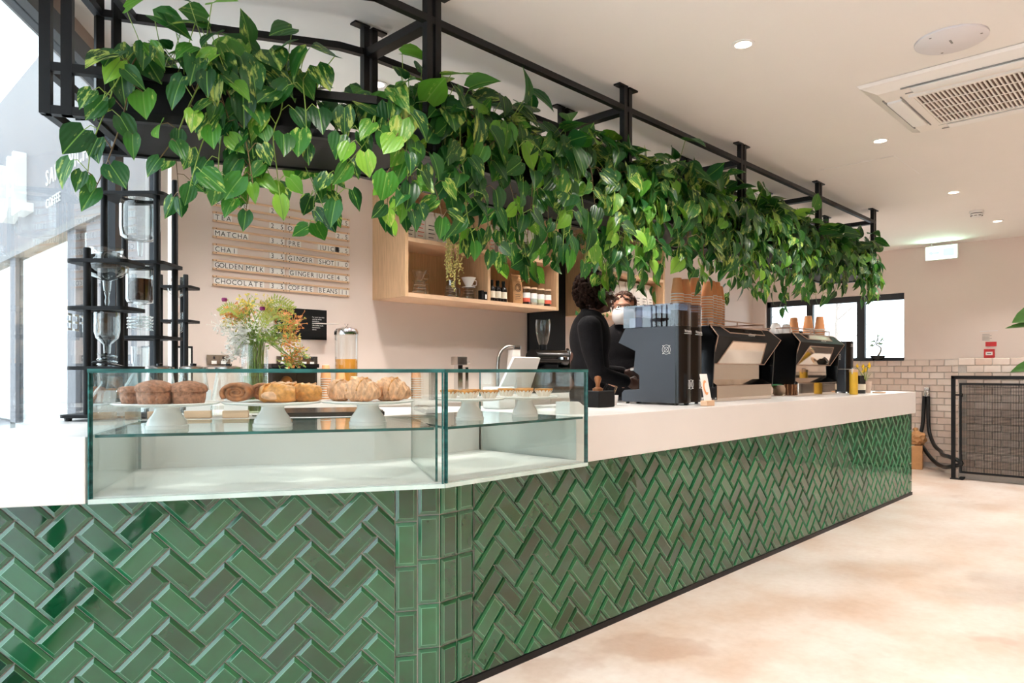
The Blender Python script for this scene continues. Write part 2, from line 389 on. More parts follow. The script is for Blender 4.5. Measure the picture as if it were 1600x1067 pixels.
# tiled dado on the far wall: every brick tile in view
bm_ = MB(); L_, H_, d_, i_ = .149, .0724, .009, .004
bm_.add([(0, -L_/2, -H_/2), (0, L_/2, -H_/2), (0, L_/2, H_/2), (0, -L_/2, H_/2), (-d_, -L_/2 + i_, -H_/2 + i_), (-d_, L_/2 - i_, -H_/2 + i_), (-d_, L_/2 - i_, H_/2 - i_), (-d_, -L_/2 + i_, H_/2 - i_)],
        [(4, 7, 6, 5), (0, 4, 5, 1), (1, 5, 6, 2), (2, 6, 7, 3), (3, 7, 4, 0)])
brick_me = bm_.mesh('brick', 'brick_glaze')
dado = MB().box(UF - .004, UF, 1.83, WB, 0, 1.264).build('grout_bed', 'grout', wall_r)
for r in range(17):
    z = 1.264 - .0379 - r * .0757
    if z < .03: continue
    off = .0763 * (r % 2)
    for k in range(13):
        v = 1.905 + off + k * .1526
        if v > 3.4 or (v > 2.52 and z < .8): continue
        put('brick', brick_me, wall_r, (UF - .004, v, z), (R(random.uniform(-.4, .4)), R(random.uniform(-.7, .7)), R(random.uniform(-.9, .9))))
    for k in range(6):
        v = 1.826 - .0763 - off - k * .1526
        put('brick', brick_me, half_wall, (8.64, v, z), (R(random.uniform(-.4, .4)), R(random.uniform(-.7, .7)), R(random.uniform(-.9, .9))))
# far window
wn = bpy.data.objects.new('window_1', None); col.objects.link(wn); struct(wn, 'dark framed far window with bright daylight behind it')
u0, u1 = UF + .05, UF + .10
m = MB(); m.box(u0, u1, VW0, VW1, ZW0, ZW0 + .03); m.box(u0, u1, VW0, VW1, ZW1 - .075, ZW1); m.box(u0, u1, VW1 - .05, VW1, ZW0, ZW1); m.box(u0, u1, VW0, VW0 + .015, ZW0, ZW1)
m.build('window_frame', 'window_frame', wn)
for a, b in ((3.02, 3.115), (3.665, 3.745)): MB().box(u0 - .01, u1, a, b, ZW0, ZW1).build('mullion', 'window_frame', wn)
for a, b in ((VW0 + .015, 3.02), (3.115, 3.665), (3.745, VW1 - .05)): MB().box(u0 + .02, u0 + .026, a, b, ZW0 + .03, ZW1 - .075).build('pane', 'store_glass', wn)
MB().box(UF - .03, UF + .05, VW0, VW1, ZW0 - .012, ZW0).build('window_sill', 'window_frame', wn)
# ---------------------------------------------------------------- glazed shop front on the left
S0 = (.608, 3.038, 0); SA = 54.48
sf = bpy.data.objects.new('wall_left', None); col.objects.link(sf); sf.location = S0; sf.rotation_euler = (0, 0, R(SA)); struct(sf, 'glazed shop front with black steel frames')
MB().box(-8, 1.78, -.04, .05, 2.44, 2.52).build('header_beam', 'window_frame', sf)
MB().box(-8, 1.78, -.02, .05, 2.52, ZC).build('header_panel', 'header_panel', sf)
MB().box(-8, 1.78, -.04, .05, 0, .06).build('sill', 'window_frame', sf)
MB().box(1.56, 1.78, .0, .06, .06, 2.44).build('pilaster', 'white_paint', sf)
mull = [(.84, .95), (1.52, 1.55), (-1.55, -1.49), (-3.4, -3.34), (-5.2, -5.14), (-7, -6.94)]
for a, b in mull:
    mm = MB().box(a, b, -.025, .03, .06, 2.44)
    mm.build('mullion', 'window_frame', sf)
xs = sorted([-8] + [e for ab in mull[:1] + mull[2:] for e in ab] + [1.52])
for i in range(0, len(xs) - 1, 2): MB().box(xs[i], xs[i + 1], .0, .008, .06, 2.44).build('pane', 'store_glass', sf)
# lettering on the glass, read from the street, so mirrored in here
m = MB(); word(m, 'COFFEE', (.80, -.004, 1.30), (-1, 0, 0), (0, 0, 1), .075, gap=.35)
m.build('glass_lettering', 'ink_white', sf)
# ---------------------------------------------------------------- daylight portals and ceiling lamps
def portal(name, loc, rot, sx, sy):
    d = bpy.data.lights.new(name, 'AREA'); d.shape = 'RECTANGLE'; d.size = sx; d.size_y = sy; d.cycles.is_portal = True
    o = bpy.data.objects.new(name, d); col.objects.link(o); o.location = loc; o.rotation_euler = rot; o['kind'] = 'helper'
c_ = Vector((S0[0], S0[1], 1.25)) + Vector((.581, .814, 0)) * -3.1 + Vector((-.814, .581, 0)) * .12
portal('daylight_portal', c_, (R(90), 0, R(SA + 180)), 9.7, 2.4)
portal('daylight_portal', (UF + .2, 3.42, 1.67), (R(90), 0, R(90)), 1.7, .8)
def downlight(u, v, where, power=26):
    t = thing('downlight', where, 'downlight', (u, v, ZC - .004), 0, 'recessed ceiling downlights')
    MB().shell([(.036, .002), (.05, .002), (.05, -.003), (.036, -.003)], seg=24).build('trim_ring', 'smoke_white', t)
    MB().lathe([(.0365, -.001), (.0365, -.002)], seg=24).build('lens', 'lamp_glow', t)
    d = bpy.data.lights.new('beam', 'SPOT'); d.energy = power * LAMP; d.color = (1, .935, .88); d.spot_size = R(125); d.spot_blend = .8; d.shadow_soft_size = .05
    o = bpy.data.objects.new('beam', d); col.objects.link(o); o.location = (0, 0, -.01); o.parent = t
DL = [(3.01, 1.47, 'recessed ceiling downlight nearest the viewer, above the open floor'), (4.88, 1.46, 'recessed ceiling downlight just beyond the ceiling air conditioner'),
      (6.71, 1.45, 'recessed ceiling downlight before the smoke detector'), (8.3, 1.42, 'farthest recessed ceiling downlight, beyond the smoke detector'),
      (2.13, 3.02, 'bright downlight glowing through leaves left of the corner post'), (3.69, 3.03, 'bright downlight glowing through leaves in the middle of the hedge'),
      (5.4, 3.03, 'downlight behind the far leaves over the barista aisle'), (7.2, 3.03, 'downlight behind the far end of the hanging leaves')]
for k, u in enumerate((1.9, 2.9, 4.5, 6.3)): DL.append((u, 3.45, 'aisle downlight hidden by the leaves, ' + ('nearest the shop window', 'over the menu end of the shelf', 'over the baristas', 'over the far shelf')[k]))  # extra unseen lamps, added to brighten the back wall
for u, v, lb in DL: downlight(u, v, lb)
for k, (u, v) in enumerate([(1.1, 1.47), (-.8, 1.0), (-.8, -.6), (1.1, -.4), (3.0, -.4), (4.9, -.4), (6.7, -.4), (8.3, -.4), (1.1, -2.2), (3.0, -2.2), (4.9, -2.2), (6.7, -2.2), (8.3, -2.2)]):
    downlight(u, v, 'recessed ceiling downlight out of view behind the viewer')
# ---------------------------------------------------------------- street outside
st = MB().box(-40, 40, -40, 60, -.12, -.08).build('ground', 'pavement'); struct(st, 'pale pavement outside the shop front')
nb = thing('neighbouring_shop', 'pale shop frontage with raised letters seen through the left window', 'building', (2.0, 4.7, 0))
MB().box(0, .3, .1, 11, 2.57, 4.6).build('fascia', 'facade', nb)
MB().box(-.04, .3, .1, 11, 2.50, 2.58).build('cornice', 'facade_dark', nb)
MB().box(0, .3, .1, 2.75, -.08, 2.5).build('pier', 'facade', nb)
for v in (3.1, 5.6, 8.2):
    MB().box(0, .12, v, v + .28, -.08, 2.5).build('window_post', 'facade', nb)
for a, b in ((2.75, 3.1), (3.38, 5.6), (5.88, 8.2), (8.48, 11)): MB().box(.04, .05, a, b, .1, 2.5).build('pane', 'store_glass', nb)
MB().box(0, .2, 2.75, 11, -.08, .5).build('stall_riser', 'facade', nb)
MB().box(2.2, 2.3, .5, 24, -.08, 2.6).build('inner_wall', 'wood_light', nb)
MB().box(.3, 2.2, .5, 24, 2.5, 2.55).build('inner_ceiling', 'facade', nb)
m = MB(); word(m, 'UL', (-.004, 5.95, 2.92), (0, -1, 0), (0, 0, 1), .78, gap=.22, deep=.14); m.v = [(x - .12, y, z) for x, y, z in m.v]
m.build('raised_letters', 'white_letter', nb)
m = MB(); word(m, 'SANDWICHES', (-.012, 4.15, 3.10), (0, -1, 0), (0, 0, 1), .17, gap=.32, deep=.01); word(m, 'COFFEE', (-.012, 4.15, 2.86), (0, -1, 0), (0, 0, 1), .1, gap=.3, deep=.01)
m.build('sign_lettering', 'white_letter', nb)
for k, z in enumerate((.75, 1.05, 1.35, 1.68)):
    MB().box(.1, .5, 3.45, 8.1, z, z + .03).build('bread_shelf', 'black_steel' if k % 2 else 'wood_light', nb)
    for j in range(15):
        if k == 3: break
        MB().ell((.24, 3.6 + j * .3, z + .09), (.1, .12, .07)).build('loaf', 'pastry_gold' if j % 3 else 'orange_fruit', nb, smooth='all')
for v in (3.9, 4.7, 5.4, 6.9, 9.6):
    MB().ell((.9, v, 2.05), (.09, .09, .1)).build('pendant_lamp', 'warm_lamp', nb, smooth='all')
    d = bpy.data.lights.new('pendant_glow', 'POINT'); d.energy = 60; d.color = (1, .72, .42); d.shadow_soft_size = .12; o = bpy.data.objects.new('pendant_glow', d); col.objects.link(o); o.parent = nb; o.location = (.9, v, 1.9)
# bare winter trees beyond the far window
for k, (u, v, h) in enumerate(((13.0, 4.6, 3.4), (13.8, 6.4, 3.0), (12.8, 2.6, 2.6))):
    t = thing('bare_tree', ['thin bare tree beyond the middle of the far window', 'thin bare tree beyond the left pane of the far window', 'small bare tree behind the bonsai, beyond the far window'][k], 'tree', (u, v, -.08), 0, 'bare trees outside')
    rr = random.Random(k + 3); m = MB(); m.tube([(0, 0, 0), (.02, .03, h * .5), (.05, -.02, h)], [.035, .025, .008], 6).build('trunk', 'bark', t)
    for j in range(9):
        z = h * rr.uniform(.3, .9); a = rr.uniform(0, 6.28); l = rr.uniform(.4, .9)
        p = Vector((.02, .02, z)); q = p + Vector((math.cos(a) * l * .5, math.sin(a) * l * .6, l * .5)); e = q + Vector((math.cos(a + .5) * l * .3, math.sin(a + .5) * l * .4, l * .4))
        MB().tube([p, q, e], [.014, .009, .004], 5).build('branch', 'bark', t)
# ---------------------------------------------------------------- counter
K = Vector((1.536, 1.796)); ZT = .94; ZB = .745
def A2(x, y): return (K.x + x * .8660 + y * .5, K.y - x * .5 + y * .8660)
Q = (1.70, 2.43)
top_poly = [A2(-1.43, 0), A2(-1.057, 0), A2(-1.057, .632), Q, (2.312, 2.43), (2.312, 1.865), (7.24, 1.865), (7.24, 2.68), (2.7, 2.68), A2(.62, 1.45), A2(-1.31, 1.45)]
MBT = MB(); MBT.prism(top_poly, ZB, ZT)
wt = MBT.build('worktop', 'worktop'); tag(wt, 'thick cream solid-surface worktop bending round the tiled counter', 'worktop')
bv = wt.modifiers.new('b', 'BEVEL'); bv.width = .003; bv.segments = 2
def pos3(pts, z): return [(x, y, z) for x, y in pts]
# bevelled tile mesh: long side on X, face towards -Y
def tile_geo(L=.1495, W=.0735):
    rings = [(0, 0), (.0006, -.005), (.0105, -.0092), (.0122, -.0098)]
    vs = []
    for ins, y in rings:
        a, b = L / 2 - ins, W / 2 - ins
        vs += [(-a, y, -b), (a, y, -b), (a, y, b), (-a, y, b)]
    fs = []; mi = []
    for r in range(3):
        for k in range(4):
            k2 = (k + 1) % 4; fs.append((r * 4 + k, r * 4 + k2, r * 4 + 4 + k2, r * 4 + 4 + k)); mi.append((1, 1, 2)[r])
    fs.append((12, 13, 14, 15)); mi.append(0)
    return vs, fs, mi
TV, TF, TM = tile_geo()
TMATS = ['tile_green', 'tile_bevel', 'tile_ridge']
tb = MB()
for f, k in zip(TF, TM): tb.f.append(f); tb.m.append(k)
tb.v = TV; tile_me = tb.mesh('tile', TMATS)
def tile_spots(x0, x1, z0, z1, ph=0):
    w = .0765; out = []
    for a in range(-60, 140):
        for b in range(-40, 41):
            for kind in (0, 1):
                px, pz = (a + 4 * b + 1, a + .5) if kind == 0 else (a + 4 * b + .5, a + 2)
                X = (px - pz) * w / math.sqrt(2) + x0 + ph; Z = (px + pz) * w / math.sqrt(2) + z0
                if X < x0 - .08 or X > x1 + .08 or Z < z0 - .08 or Z > z1 + .08: continue
                out.append((X, Z, 45 if kind == 0 else -45))
    return out
def lay_tiles(t, x0, x1, z0, z1, rng, ph=0, limit=300, key=lambda x: x):
    spots = sorted(tile_spots(x0, x1, z0, z1, ph), key=lambda p: key(p[0])); n = 0; rest = MB()
    for X, Z, ang in spots:
        M = Matrix.Translation((X, rng.uniform(-.0006, .0006), Z)) @ Matrix.Rotation(R(-ang), 4, 'Y') @ Matrix.Rotation(R(rng.gauss(0, .45)), 4, 'X') @ Matrix.Rotation(R(rng.gauss(0, .35)), 4, 'Z')
        cs = [M @ Vector((sx * .0747, 0, sz * .0367)) for sx in (-1, 1) for sz in (-1, 1)]
        ins = [x0 <= c.x <= x1 and z0 <= c.z <= z1 for c in cs]
        if all(ins):
            if n < limit:
                o = bpy.data.objects.new('tile', tile_me); col.objects.link(o); o.parent = t; o.matrix_local = M; n += 1
            else:
                rest.M = M
                for f, k in zip(TF, TM): pass
                o_ = len(rest.v); rest.v += [tuple(M @ Vector(v)) for v in TV]; rest.f += [tuple(i + o_ for i in f) for f in TF]; rest.m += TM
        else:
            bm = bmesh.new(); vv = [bm.verts.new(M @ Vector(v)) for v in TV]
            for f, k in zip(TF, TM): bm.faces.new([vv[i] for i in f]).material_index = k
            for co, no in (((x0, 0, 0), (-1, 0, 0)), ((x1, 0, 0), (1, 0, 0)), ((0, 0, z0), (0, 0, -1)), ((0, 0, z1), (0, 0, 1))):
                bmesh.ops.bisect_plane(bm, geom=bm.verts[:] + bm.edges[:] + bm.faces[:], plane_co=co, plane_no=no, clear_outer=True)
            if sum(f.calc_area() for f in bm.faces) < 3e-4: bm.free(); continue
            mb = MB(); bm.verts.index_update(); mb.v = [tuple(v.co) for v in bm.verts]; mb.f = [tuple(v.index for v in f.verts) for f in bm.faces]; mb.m = [f.material_index for f in bm.faces]; bm.free()
            if n < limit: mb.build('tile', TMATS, t); n += 1
            else:
                o_ = len(rest.v); rest.v += mb.v; rest.f += [tuple(i + o_ for i in f) for f in mb.f]; rest.m += mb.m
    if rest.v: rest.build('far_tiles', TMATS, t)['kind'] = 'stuff'
def column(t, xc, z0, z1, zoff, rng):
    z = z0 - .153 + zoff
    while z < z1:
        a, b = max(z + .0018, z0), min(z + .1512, z1)
        if b - a > .02:
            M = Matrix.Translation((xc, rng.uniform(-.0006, .0006), (a + b) / 2)) @ Matrix.Rotation(R(rng.gauss(0, .5)), 4, 'Z') @ Matrix.Rotation(R(rng.gauss(0, .3)), 4, 'X')
            if b - a > .147:
                o = bpy.data.objects.new('tile', tile_me); col.objects.link(o); o.parent = t; o.matrix_local = M @ Matrix.Rotation(R(90), 4, 'Y')
            else:
                vs, fs, mi = tile_geo(b - a); mb = MB(); mb.v = [tuple(M @ (Matrix.Rotation(R(90), 4, 'Y') @ Vector(v))) for v in vs]; mb.f = fs; mb.m = mi; mb.build('tile', TMATS, t)
        z += .153
Z0, Z1 = .03, ZB - .001
TA = 32.0
ca = thing('counter_base', 'short angled counter front of green herringbone tiles under the pastry case', 'counter', (1.598, 1.896, 0), -TA, 'green tiled counter fronts')
bx = math.sin(R(TA / 2)) * .5 / math.cos(R(TA / 2))
MB().prism([(-1.42, .0), (0, 0), (-bx, .5), (-1.36, .5)], .0, ZB - .001).build('grout_bed', 'grout', ca)
MB().box(-1.42, .004, -.012, -.0005, 0, .026).build('skirting', 'black_steel', ca)
rg = random.Random(3)
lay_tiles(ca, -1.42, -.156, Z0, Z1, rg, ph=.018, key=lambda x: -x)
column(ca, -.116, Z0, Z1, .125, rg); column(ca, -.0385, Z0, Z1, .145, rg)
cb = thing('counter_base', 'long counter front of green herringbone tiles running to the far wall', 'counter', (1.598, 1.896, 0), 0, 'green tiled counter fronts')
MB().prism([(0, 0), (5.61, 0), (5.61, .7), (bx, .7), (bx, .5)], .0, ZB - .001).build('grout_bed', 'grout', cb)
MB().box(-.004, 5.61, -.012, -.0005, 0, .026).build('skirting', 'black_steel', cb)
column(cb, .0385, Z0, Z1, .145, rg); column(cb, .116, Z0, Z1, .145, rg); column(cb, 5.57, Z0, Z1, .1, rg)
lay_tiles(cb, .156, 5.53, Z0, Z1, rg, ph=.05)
# ---------------------------------------------------------------- glass pastry case
dc = thing('display_case', 'bent glass pastry display case with dark green edges built into the worktop', 'display case', (K.x, K.y, ZB), 0)
ZC0, ZC1 = ZB, 1.1385
def plate(pts, d, name, edge='teal_edge'):
    m = MB(); n = len(pts); D_ = Vector(d); P = [Vector(p) for p in pts]; nn = Vector((0, 0, 0))
    for i in range(n): nn += P[i].cross(P[(i + 1) % n])
    if nn.dot(D_) < 0: P = P[::-1]
    m.add(P + [p + D_ for p in P], [tuple(range(n))[::-1], tuple(range(n, 2 * n))], 0)
    o = len(m.v) - 2 * n; m.f += [(i, (i + 1) % n, n + (i + 1) % n, n + i) for i in range(n)]; m.m += [1] * n
    return m.build(name, ['pane', edge], dc, world=True)
def A3(x, y, z): return A2(x, y) + (z,)
plate([A3(-1.05, 0, ZC0), A3(-.006, 0, ZC0), A3(-.006, 0, ZC1 - .012), A3(-1.05, 0, ZC1 - .012)], Vector((.5, .866, 0)) * .01, 'front_pane')
plate([A3(-1.05, .011, ZC0), A3(-1.05, .63, ZC0), A3(-1.05, .63, ZC1 - .012), A3(-1.05, .011, ZC1 - .012)], Vector((.866, -.5, 0)) * .01, 'end_pane')
plate([A3(-.03, .011, ZC0 + .02), A3(-.03, .6, ZC0 + .02), A3(-.03, .6, ZC1 - .012), A3(-.03, .011, ZC1 - .012)], Vector((.866, -.5, 0)) * .008, 'dividing_pane')
plate([(1.542, 1.796, ZC0), (2.30, 1.796, ZC0), (2.30, 1.796, ZC1 - .012), (1.542, 1.796, ZC1 - .012)], (0, .01, 0), 'front_pane')
plate([(2.29, 1.807, ZC0), (2.29, 2.43, ZC0), (2.29, 2.43, ZC1 - .012), (2.29, 1.807, ZC1 - .012)], (.01, 0, 0), 'end_pane')
plate(pos3([A2(-1.052, -.002), A2(-.001, -.002), Q, A2(-1.052, .63)], ZC1 - .012), (0, 0, .012), 'top_pane')
plate(pos3([(K.x + .001, K.y - .002), (2.302, K.y - .002), (2.302, 2.43), Q], ZC1 - .012), (0, 0, .012), 'top_pane')
plate(pos3([A2(-1.036, .014), A2(-.034, .014), A2(-.034, .61), A2(-1.036, .625)], ZT - .004), (0, 0, .009), 'glass_shelf')
plate(pos3([(K.x + .02, K.y + .014), (2.286, K.y + .014), (2.286, 2.425), (1.74, 2.425)], ZT - .004), (0, 0, .009), 'glass_shelf')
def wbox(name, pts, z0, z1, m_): return MB().prism(pts, z0, z1).build(name, m_, dc, world=True)
wbox('corner_seam', [A2(-.009, -.001), A2(-.004, -.001), A2(-.004, .012), A2(-.009, .012)], ZC0, ZC1 - .012, 'teal_edge')
wbox('corner_seam', [(1.543, 1.795), (1.549, 1.795), (1.549, 1.808), (1.543, 1.808)], ZC0, ZC1 - .012, 'teal_edge')
wbox('end_seam', [A2(-1.051, -.001), A2(-1.047, -.001), A2(-1.047, .012), A2(-1.051, .012)], ZC0, ZC1 - .012, 'teal_edge')
wbox('end_seam', [(2.298, 1.795), (2.301, 1.795), (2.301, 1.81), (2.298, 1.81)], ZC0, ZC1 - .012, 'teal_edge')
wbox('base_plate', [A2(-1.05, .012), A2(-.003, .012), (K.x + .003, K.y + .011), (2.288, K.y + .011), (2.288, 2.428), Q, A2(-1.05, .63)], ZC0, ZC0 + .018, 'worktop')
wbox('edge_strip', [A2(-1.05, -.002), A2(-.001, -.002), A2(-.001, .011), A2(-1.05, .011)], ZC0 - .001, ZC0 + .013, 'pale_edge')
wbox('edge_strip', [(K.x + .001, K.y - .002), (2.30, K.y - .002), (2.30, K.y + .011), (K.x + .001, K.y + .011)], ZC0 - .001, ZC0 + .013, 'pale_edge')

# ---------------------------------------------------------------- hanging steel frame over the counter
fr = thing('hanging_frame', 'black steel frame hung from the ceiling, carrying the plant troughs over the counter', 'frame', (1.76, 2.135, 1.95))
FV, RV = 2.135, 2.555; UPO = [1.76 + 1.295 * k for k in range(5)]; ZR, ZM, ZL = 2.484, 2.105, 1.967
CF = (1.494, FV)                                   # corner where the front rails turn onto the short run
def AF(s, b): return (CF[0] - s * .8660 + b * .5, CF[1] + s * .5 + b * .8660)
CR = (1.655, RV); LF = AF(1.036, 0); LR = (1.30 - .96, 2.95)
# rear left end, measured on the frame: a little skewed
LR = (.846, 2.994)
b_ = .028
def bar(p, q, name, w_=b_, h_=b_, mt='black_steel'):
    p = Vector(p); q = Vector(q); d = (q - p).normalized(); n_ = d.cross(Vector((0, 0, 1)))
    n_ = n_.normalized() if n_.length > 1e-4 else Vector((1, 0, 0)); u_ = n_.cross(d)
    m = MB(); c = [p + n_ * sx * w_ / 2 + u_ * sz * h_ / 2 for sx, sz in ((-1, -1), (1, -1), (1, 1), (-1, 1))]
    m.extr(c, q - p); return m.build(name, mt, fr, world=True)
for k, u in enumerate(UPO):
    for v, zl in ((FV, ZL), (RV, ZL)):
        for s in (-1, 1):
            MB().box(u + s * .021 - .014, u + s * .021 + .014, v - .015, v + .015, zl, ZC - .004).build('post', 'black_steel', fr, world=True)
            MB().box(u + s * .021 - (.06 if s < 0 else .014), u + s * .021 + (.06 if s > 0 else .014), v - .02, v + .02, ZC - .009, ZC - .001).build('ceiling_plate', 'black_steel', fr, world=True)
    bar((u, FV + .016, ZR), (u, RV - .016, ZR), 'cross_beam', .05, .035)
    bar((u, FV + .016, ZL), (u, RV - .016, ZL), 'cross_beam', .05, .028)
uE = UPO[-1] + .02
for z, n in ((ZR, 'top_rail'), (ZM, 'middle_rail'), (ZL, 'bottom_rail')):
    bar((CF[0], CF[1], z), (uE, FV, z), n); bar((CF[0] + .01, CF[1] - .002, z), LF + (z,), n)
    bar((CR[0] + .06, RV, z), (uE, RV, z), n); bar((CR[0] + .065, RV + .002, z), (CR[0] - .03, RV + .02, z), n); bar((CR[0] - .026, RV + .018, z), LR + (z,), n)
    bar(LF + (z,), LR + (z,), 'end_rail')
dA_ = Vector((-.866, .5))
for s in (1.036, .975):
    p = AF(s, 0); MB().prism([AF(s - .016, -.015), AF(s + .016, -.015), AF(s + .016, .015), AF(s - .016, .015)], ZL - .014, ZC - .002).build('post', 'black_steel', fr, world=True)
for e in (0, .06): MB().prism([(LR[0] + .05 * e / .06 - .014, LR[1] - .03 * e / .06 - .014), (LR[0] + .05 * e / .06 + .014, LR[1] - .03 * e / .06 - .014), (LR[0] + .05 * e / .06 + .014, LR[1] - .03 * e / .06 + .014), (LR[0] + .05 * e / .06 - .014, LR[1] - .03 * e / .06 + .014)], ZL, ZC - .002).build('post', 'black_steel', fr, world=True)
bar(AF(.91, 0) + (ZL,), (LR[0] + .1, LR[1] - .06, ZL), 'end_rail'); bar(AF(.93, .02) + (ZR,), (LR[0] + .1, LR[1] - .06, ZR), 'end_rail')
bar(AF(.96, .05) + (ZL,), (LR[0] + .1, LR[1] - .06, ZM), 'end_brace', .018, .018)
# perforated tray sheets under the troughs
MB().prism([(CF[0], CF[1] + .016), (uE, FV + .016), (uE, RV - .016), (CR[0], RV - .016)], ZL - .006, ZL - .002).build('perforated_tray', 'perforated', fr, world=True)
MB().prism([(CF[0], CF[1] + .016), (CR[0], RV - .016), (LR[0] + .09, LR[1] - .06), AF(.9, .016)], ZL - .006, ZL - .002).build('perforated_tray', 'perforated', fr, world=True)
# troughs
def trough(name, lb, pts, z0=ZL + .016, z1=2.165):
    c = (sum(p[0] for p in pts) / 4, sum(p[1] for p in pts) / 4)
    t = thing('plant_trough', lb, 'planter', (c[0], c[1], z0), 0, 'black plant troughs in the hanging frame'); m = MB()
    n = 4; P = [Vector(p) for p in pts]; cc = Vector(c); I = [cc + (p - cc) * .97 for p in P]
    vs = [(p.x, p.y, z0) for p in P] + [(p.x, p.y, z1) for p in P] + [(p.x, p.y, z1) for p in I] + [(p.x, p.y, z0 + .004) for p in I]
    fs = [(3, 2, 1, 0)] + [(i, (i + 1) % 4, 4 + (i + 1) % 4, 4 + i) for i in range(4)] + [(4 + i, 4 + (i + 1) % 4, 8 + (i + 1) % 4, 8 + i) for i in range(4)] + [(8 + i, 8 + (i + 1) % 4, 12 + (i + 1) % 4, 12 + i) for i in range(4)] + [(12, 13, 14, 15)]
    m.add(vs, fs).build('box', 'black_matt', t, world=True)
    MB().prism([tuple(p) for p in I], z0 + .01, z1 - .025).build('soil', 'soil', t, world=True)
    return t
TRB = []
for k in range(4):
    u0, u1 = UPO[k] + .06, UPO[k + 1] - .06
    TRB.append(trough('t', ['black trough nearest the corner post on the long run', 'second black trough along the long run', 'third black trough along the long run', 'farthest black trough on the long run'][k], [(u0, FV + .035), (u1, FV + .035), (u1, RV - .035), (u0, RV - .035)]))
trough('t', 'black trough on the short left run of the frame', [AF(.88, .05), AF(.2, .05), AF(.2, .31), AF(.88, .31)])
# ---------------------------------------------------------------- trailing pothos
def leaf_mesh(wid, cup, droop, twist):
    ys = [0, .10, .26, .46, .66, .84, 1.0]; hw = [.20, .40, .50, .46, .33, .15, 0]
    m = MB(); vs = []; fs = []
    for j, (y, h) in enumerate(zip(ys, hw)):
        for c in (-1, -.5, 0, .5, 1):
            x = c * h * wid; yy = y - (.13 if j == 0 else .05 if j == 1 else 0) * abs(c) * (1 if j else 1)
            z = cup * abs(x) - droop * yy * yy * .5 + twist * x * yy
            vs.append((x, yy, z))
    for j in range(len(ys) - 1):
        for c in range(4):
            a = j * 5 + c; fs.append((a, a + 1, a + 6, a + 5))
    m.add(vs, fs); return m.mesh('leaf', 'pothos_leaf', smooth='all')
LEAVES = [leaf_mesh(.86, .22, .35, .15), leaf_mesh(.76, .34, .6, -.2), leaf_mesh(.95, .12, .22, .25), leaf_mesh(.7, .5, .8, -.1), leaf_mesh(.82, .2, .5, -.3)]
def pothos(lb, c, du, out, half, rng, n_crown, n_vine, reach, dens=1.0, size=(.075, .125), back=.2, ztop=2.16):
    # c: centre of the trough mouth (x, y); du: unit vector along the trough; out: unit vector to the front
    t = thing('pothos_plant', lb, 'plant', (c[0], c[1], ztop), 0, 'trailing pothos in the hanging frame')
    du = Vector((du[0], du[1], 0)); out = Vector((out[0], out[1], 0)); up = Vector((0, 0, 1)); nl = 0
    def leaf(p, tipdir, facing, s, stem_from, mb):
        y = tipdir.normalized(); z = facing - y * facing.dot(y)
        z = z.normalized() if z.length > 1e-4 else y.orthogonal().normalized(); x = y.cross(z)
        M = Matrix((x, y, z)).transposed().to_4x4(); M.translation = p
        o = bpy.data.objects.new('leaf', rng.choice(LEAVES)); col.objects.link(o); o.parent = t; o.matrix_local = M @ Matrix.Scale(s, 4)
        if stem_from is not None:
            mid = (stem_from + p) / 2 + up * .012 + facing * .008
            mb.tube([stem_from, mid, p], .0016, 4, cap=False)
    def rdir(k): return Vector((rng.uniform(-1, 1), rng.uniform(-1, 1), rng.uniform(-1, 1))) * k
    cr = MB()
    for i in range(n_crown):
        a = rng.uniform(-half, half); b = rng.uniform(-.16, .17); r0 = du * a + out * b + up * -.02
        h = abs(rng.gauss(.085, .055)) + .02; lean = du * rng.uniform(-.06, .06) + out * (b * .5 + rng.uniform(-.03, .07))
        p = r0 + up * h + lean
        td = out * rng.uniform(.1, 1.0) + du * rng.uniform(-.9, .9) + up * rng.uniform(-.9, .5)
        leaf(p, td, out * .8 + up * .7 + rdir(.5), rng.uniform(*size), r0, cr)
    if cr.v: cr.build('leaf_stalks', 'stem_green', t)
    for i in range(n_vine):
        a = rng.uniform(-half, half); side = -1 if rng.random() < back else 1; mb = MB()
        L = reach * rng.uniform(.25, 1.0); b0 = rng.uniform(-.05, .1) * side
        ob = (.21 + rng.uniform(0, .07)) * side if side > 0 else -(.23 + rng.uniform(0, .05)); sw = rng.uniform(-.12, .12)
        pts = [du * a + out * b0 + up * -.03, du * (a + sw * .2) + out * (ob * .65) + up * rng.uniform(.01, .06), du * (a + sw * .5) + out * ob + up * -.05]
        n = max(2, int(L / .11)); p = pts[-1]
        for k in range(n):
            p = p + up * -(L / n) * rng.uniform(.7, 1.2) + du * (sw / n + rng.uniform(-.022, .022)) + out * rng.uniform(-.016, .02)
            pts.append(p.copy())
        cv = smooth_curve(pts, 5); mb.tube(cv, [.0032 - .0016 * j / len(cv) for j in range(len(cv))], 5)
        s_acc = 0; step = .052 / dens; sd = 1
        for j in range(3, len(cv)):
            s_acc += (cv[j] - cv[j - 1]).length
            if s_acc < step: continue
            s_acc = 0; sd = -sd; f = j / len(cv); q = cv[j]
            off = du * sd * rng.uniform(.015, .05) + out * rng.uniform(.0, .05) * side + up * rng.uniform(-.02, .03)
            td = du * sd * rng.uniform(.0, .8) + up * rng.uniform(-1.2, -.25) + out * rng.uniform(-.1, .5) * side
            leaf(q + off, td, out * side + up * rng.uniform(.1, .7) + rdir(.45), rng.uniform(*size) * (1.05 - .35 * f), q, mb)
        # tip leaf
        leaf(cv[-1], cv[-1] - cv[-3] + rdir(.01), out * side + rdir(.4), rng.uniform(*size) * .7, None, mb)
        mb.build('vine', 'stem_brown' if rng.random() < .35 else 'stem_green', t)
    return t
rp = random.Random(21)
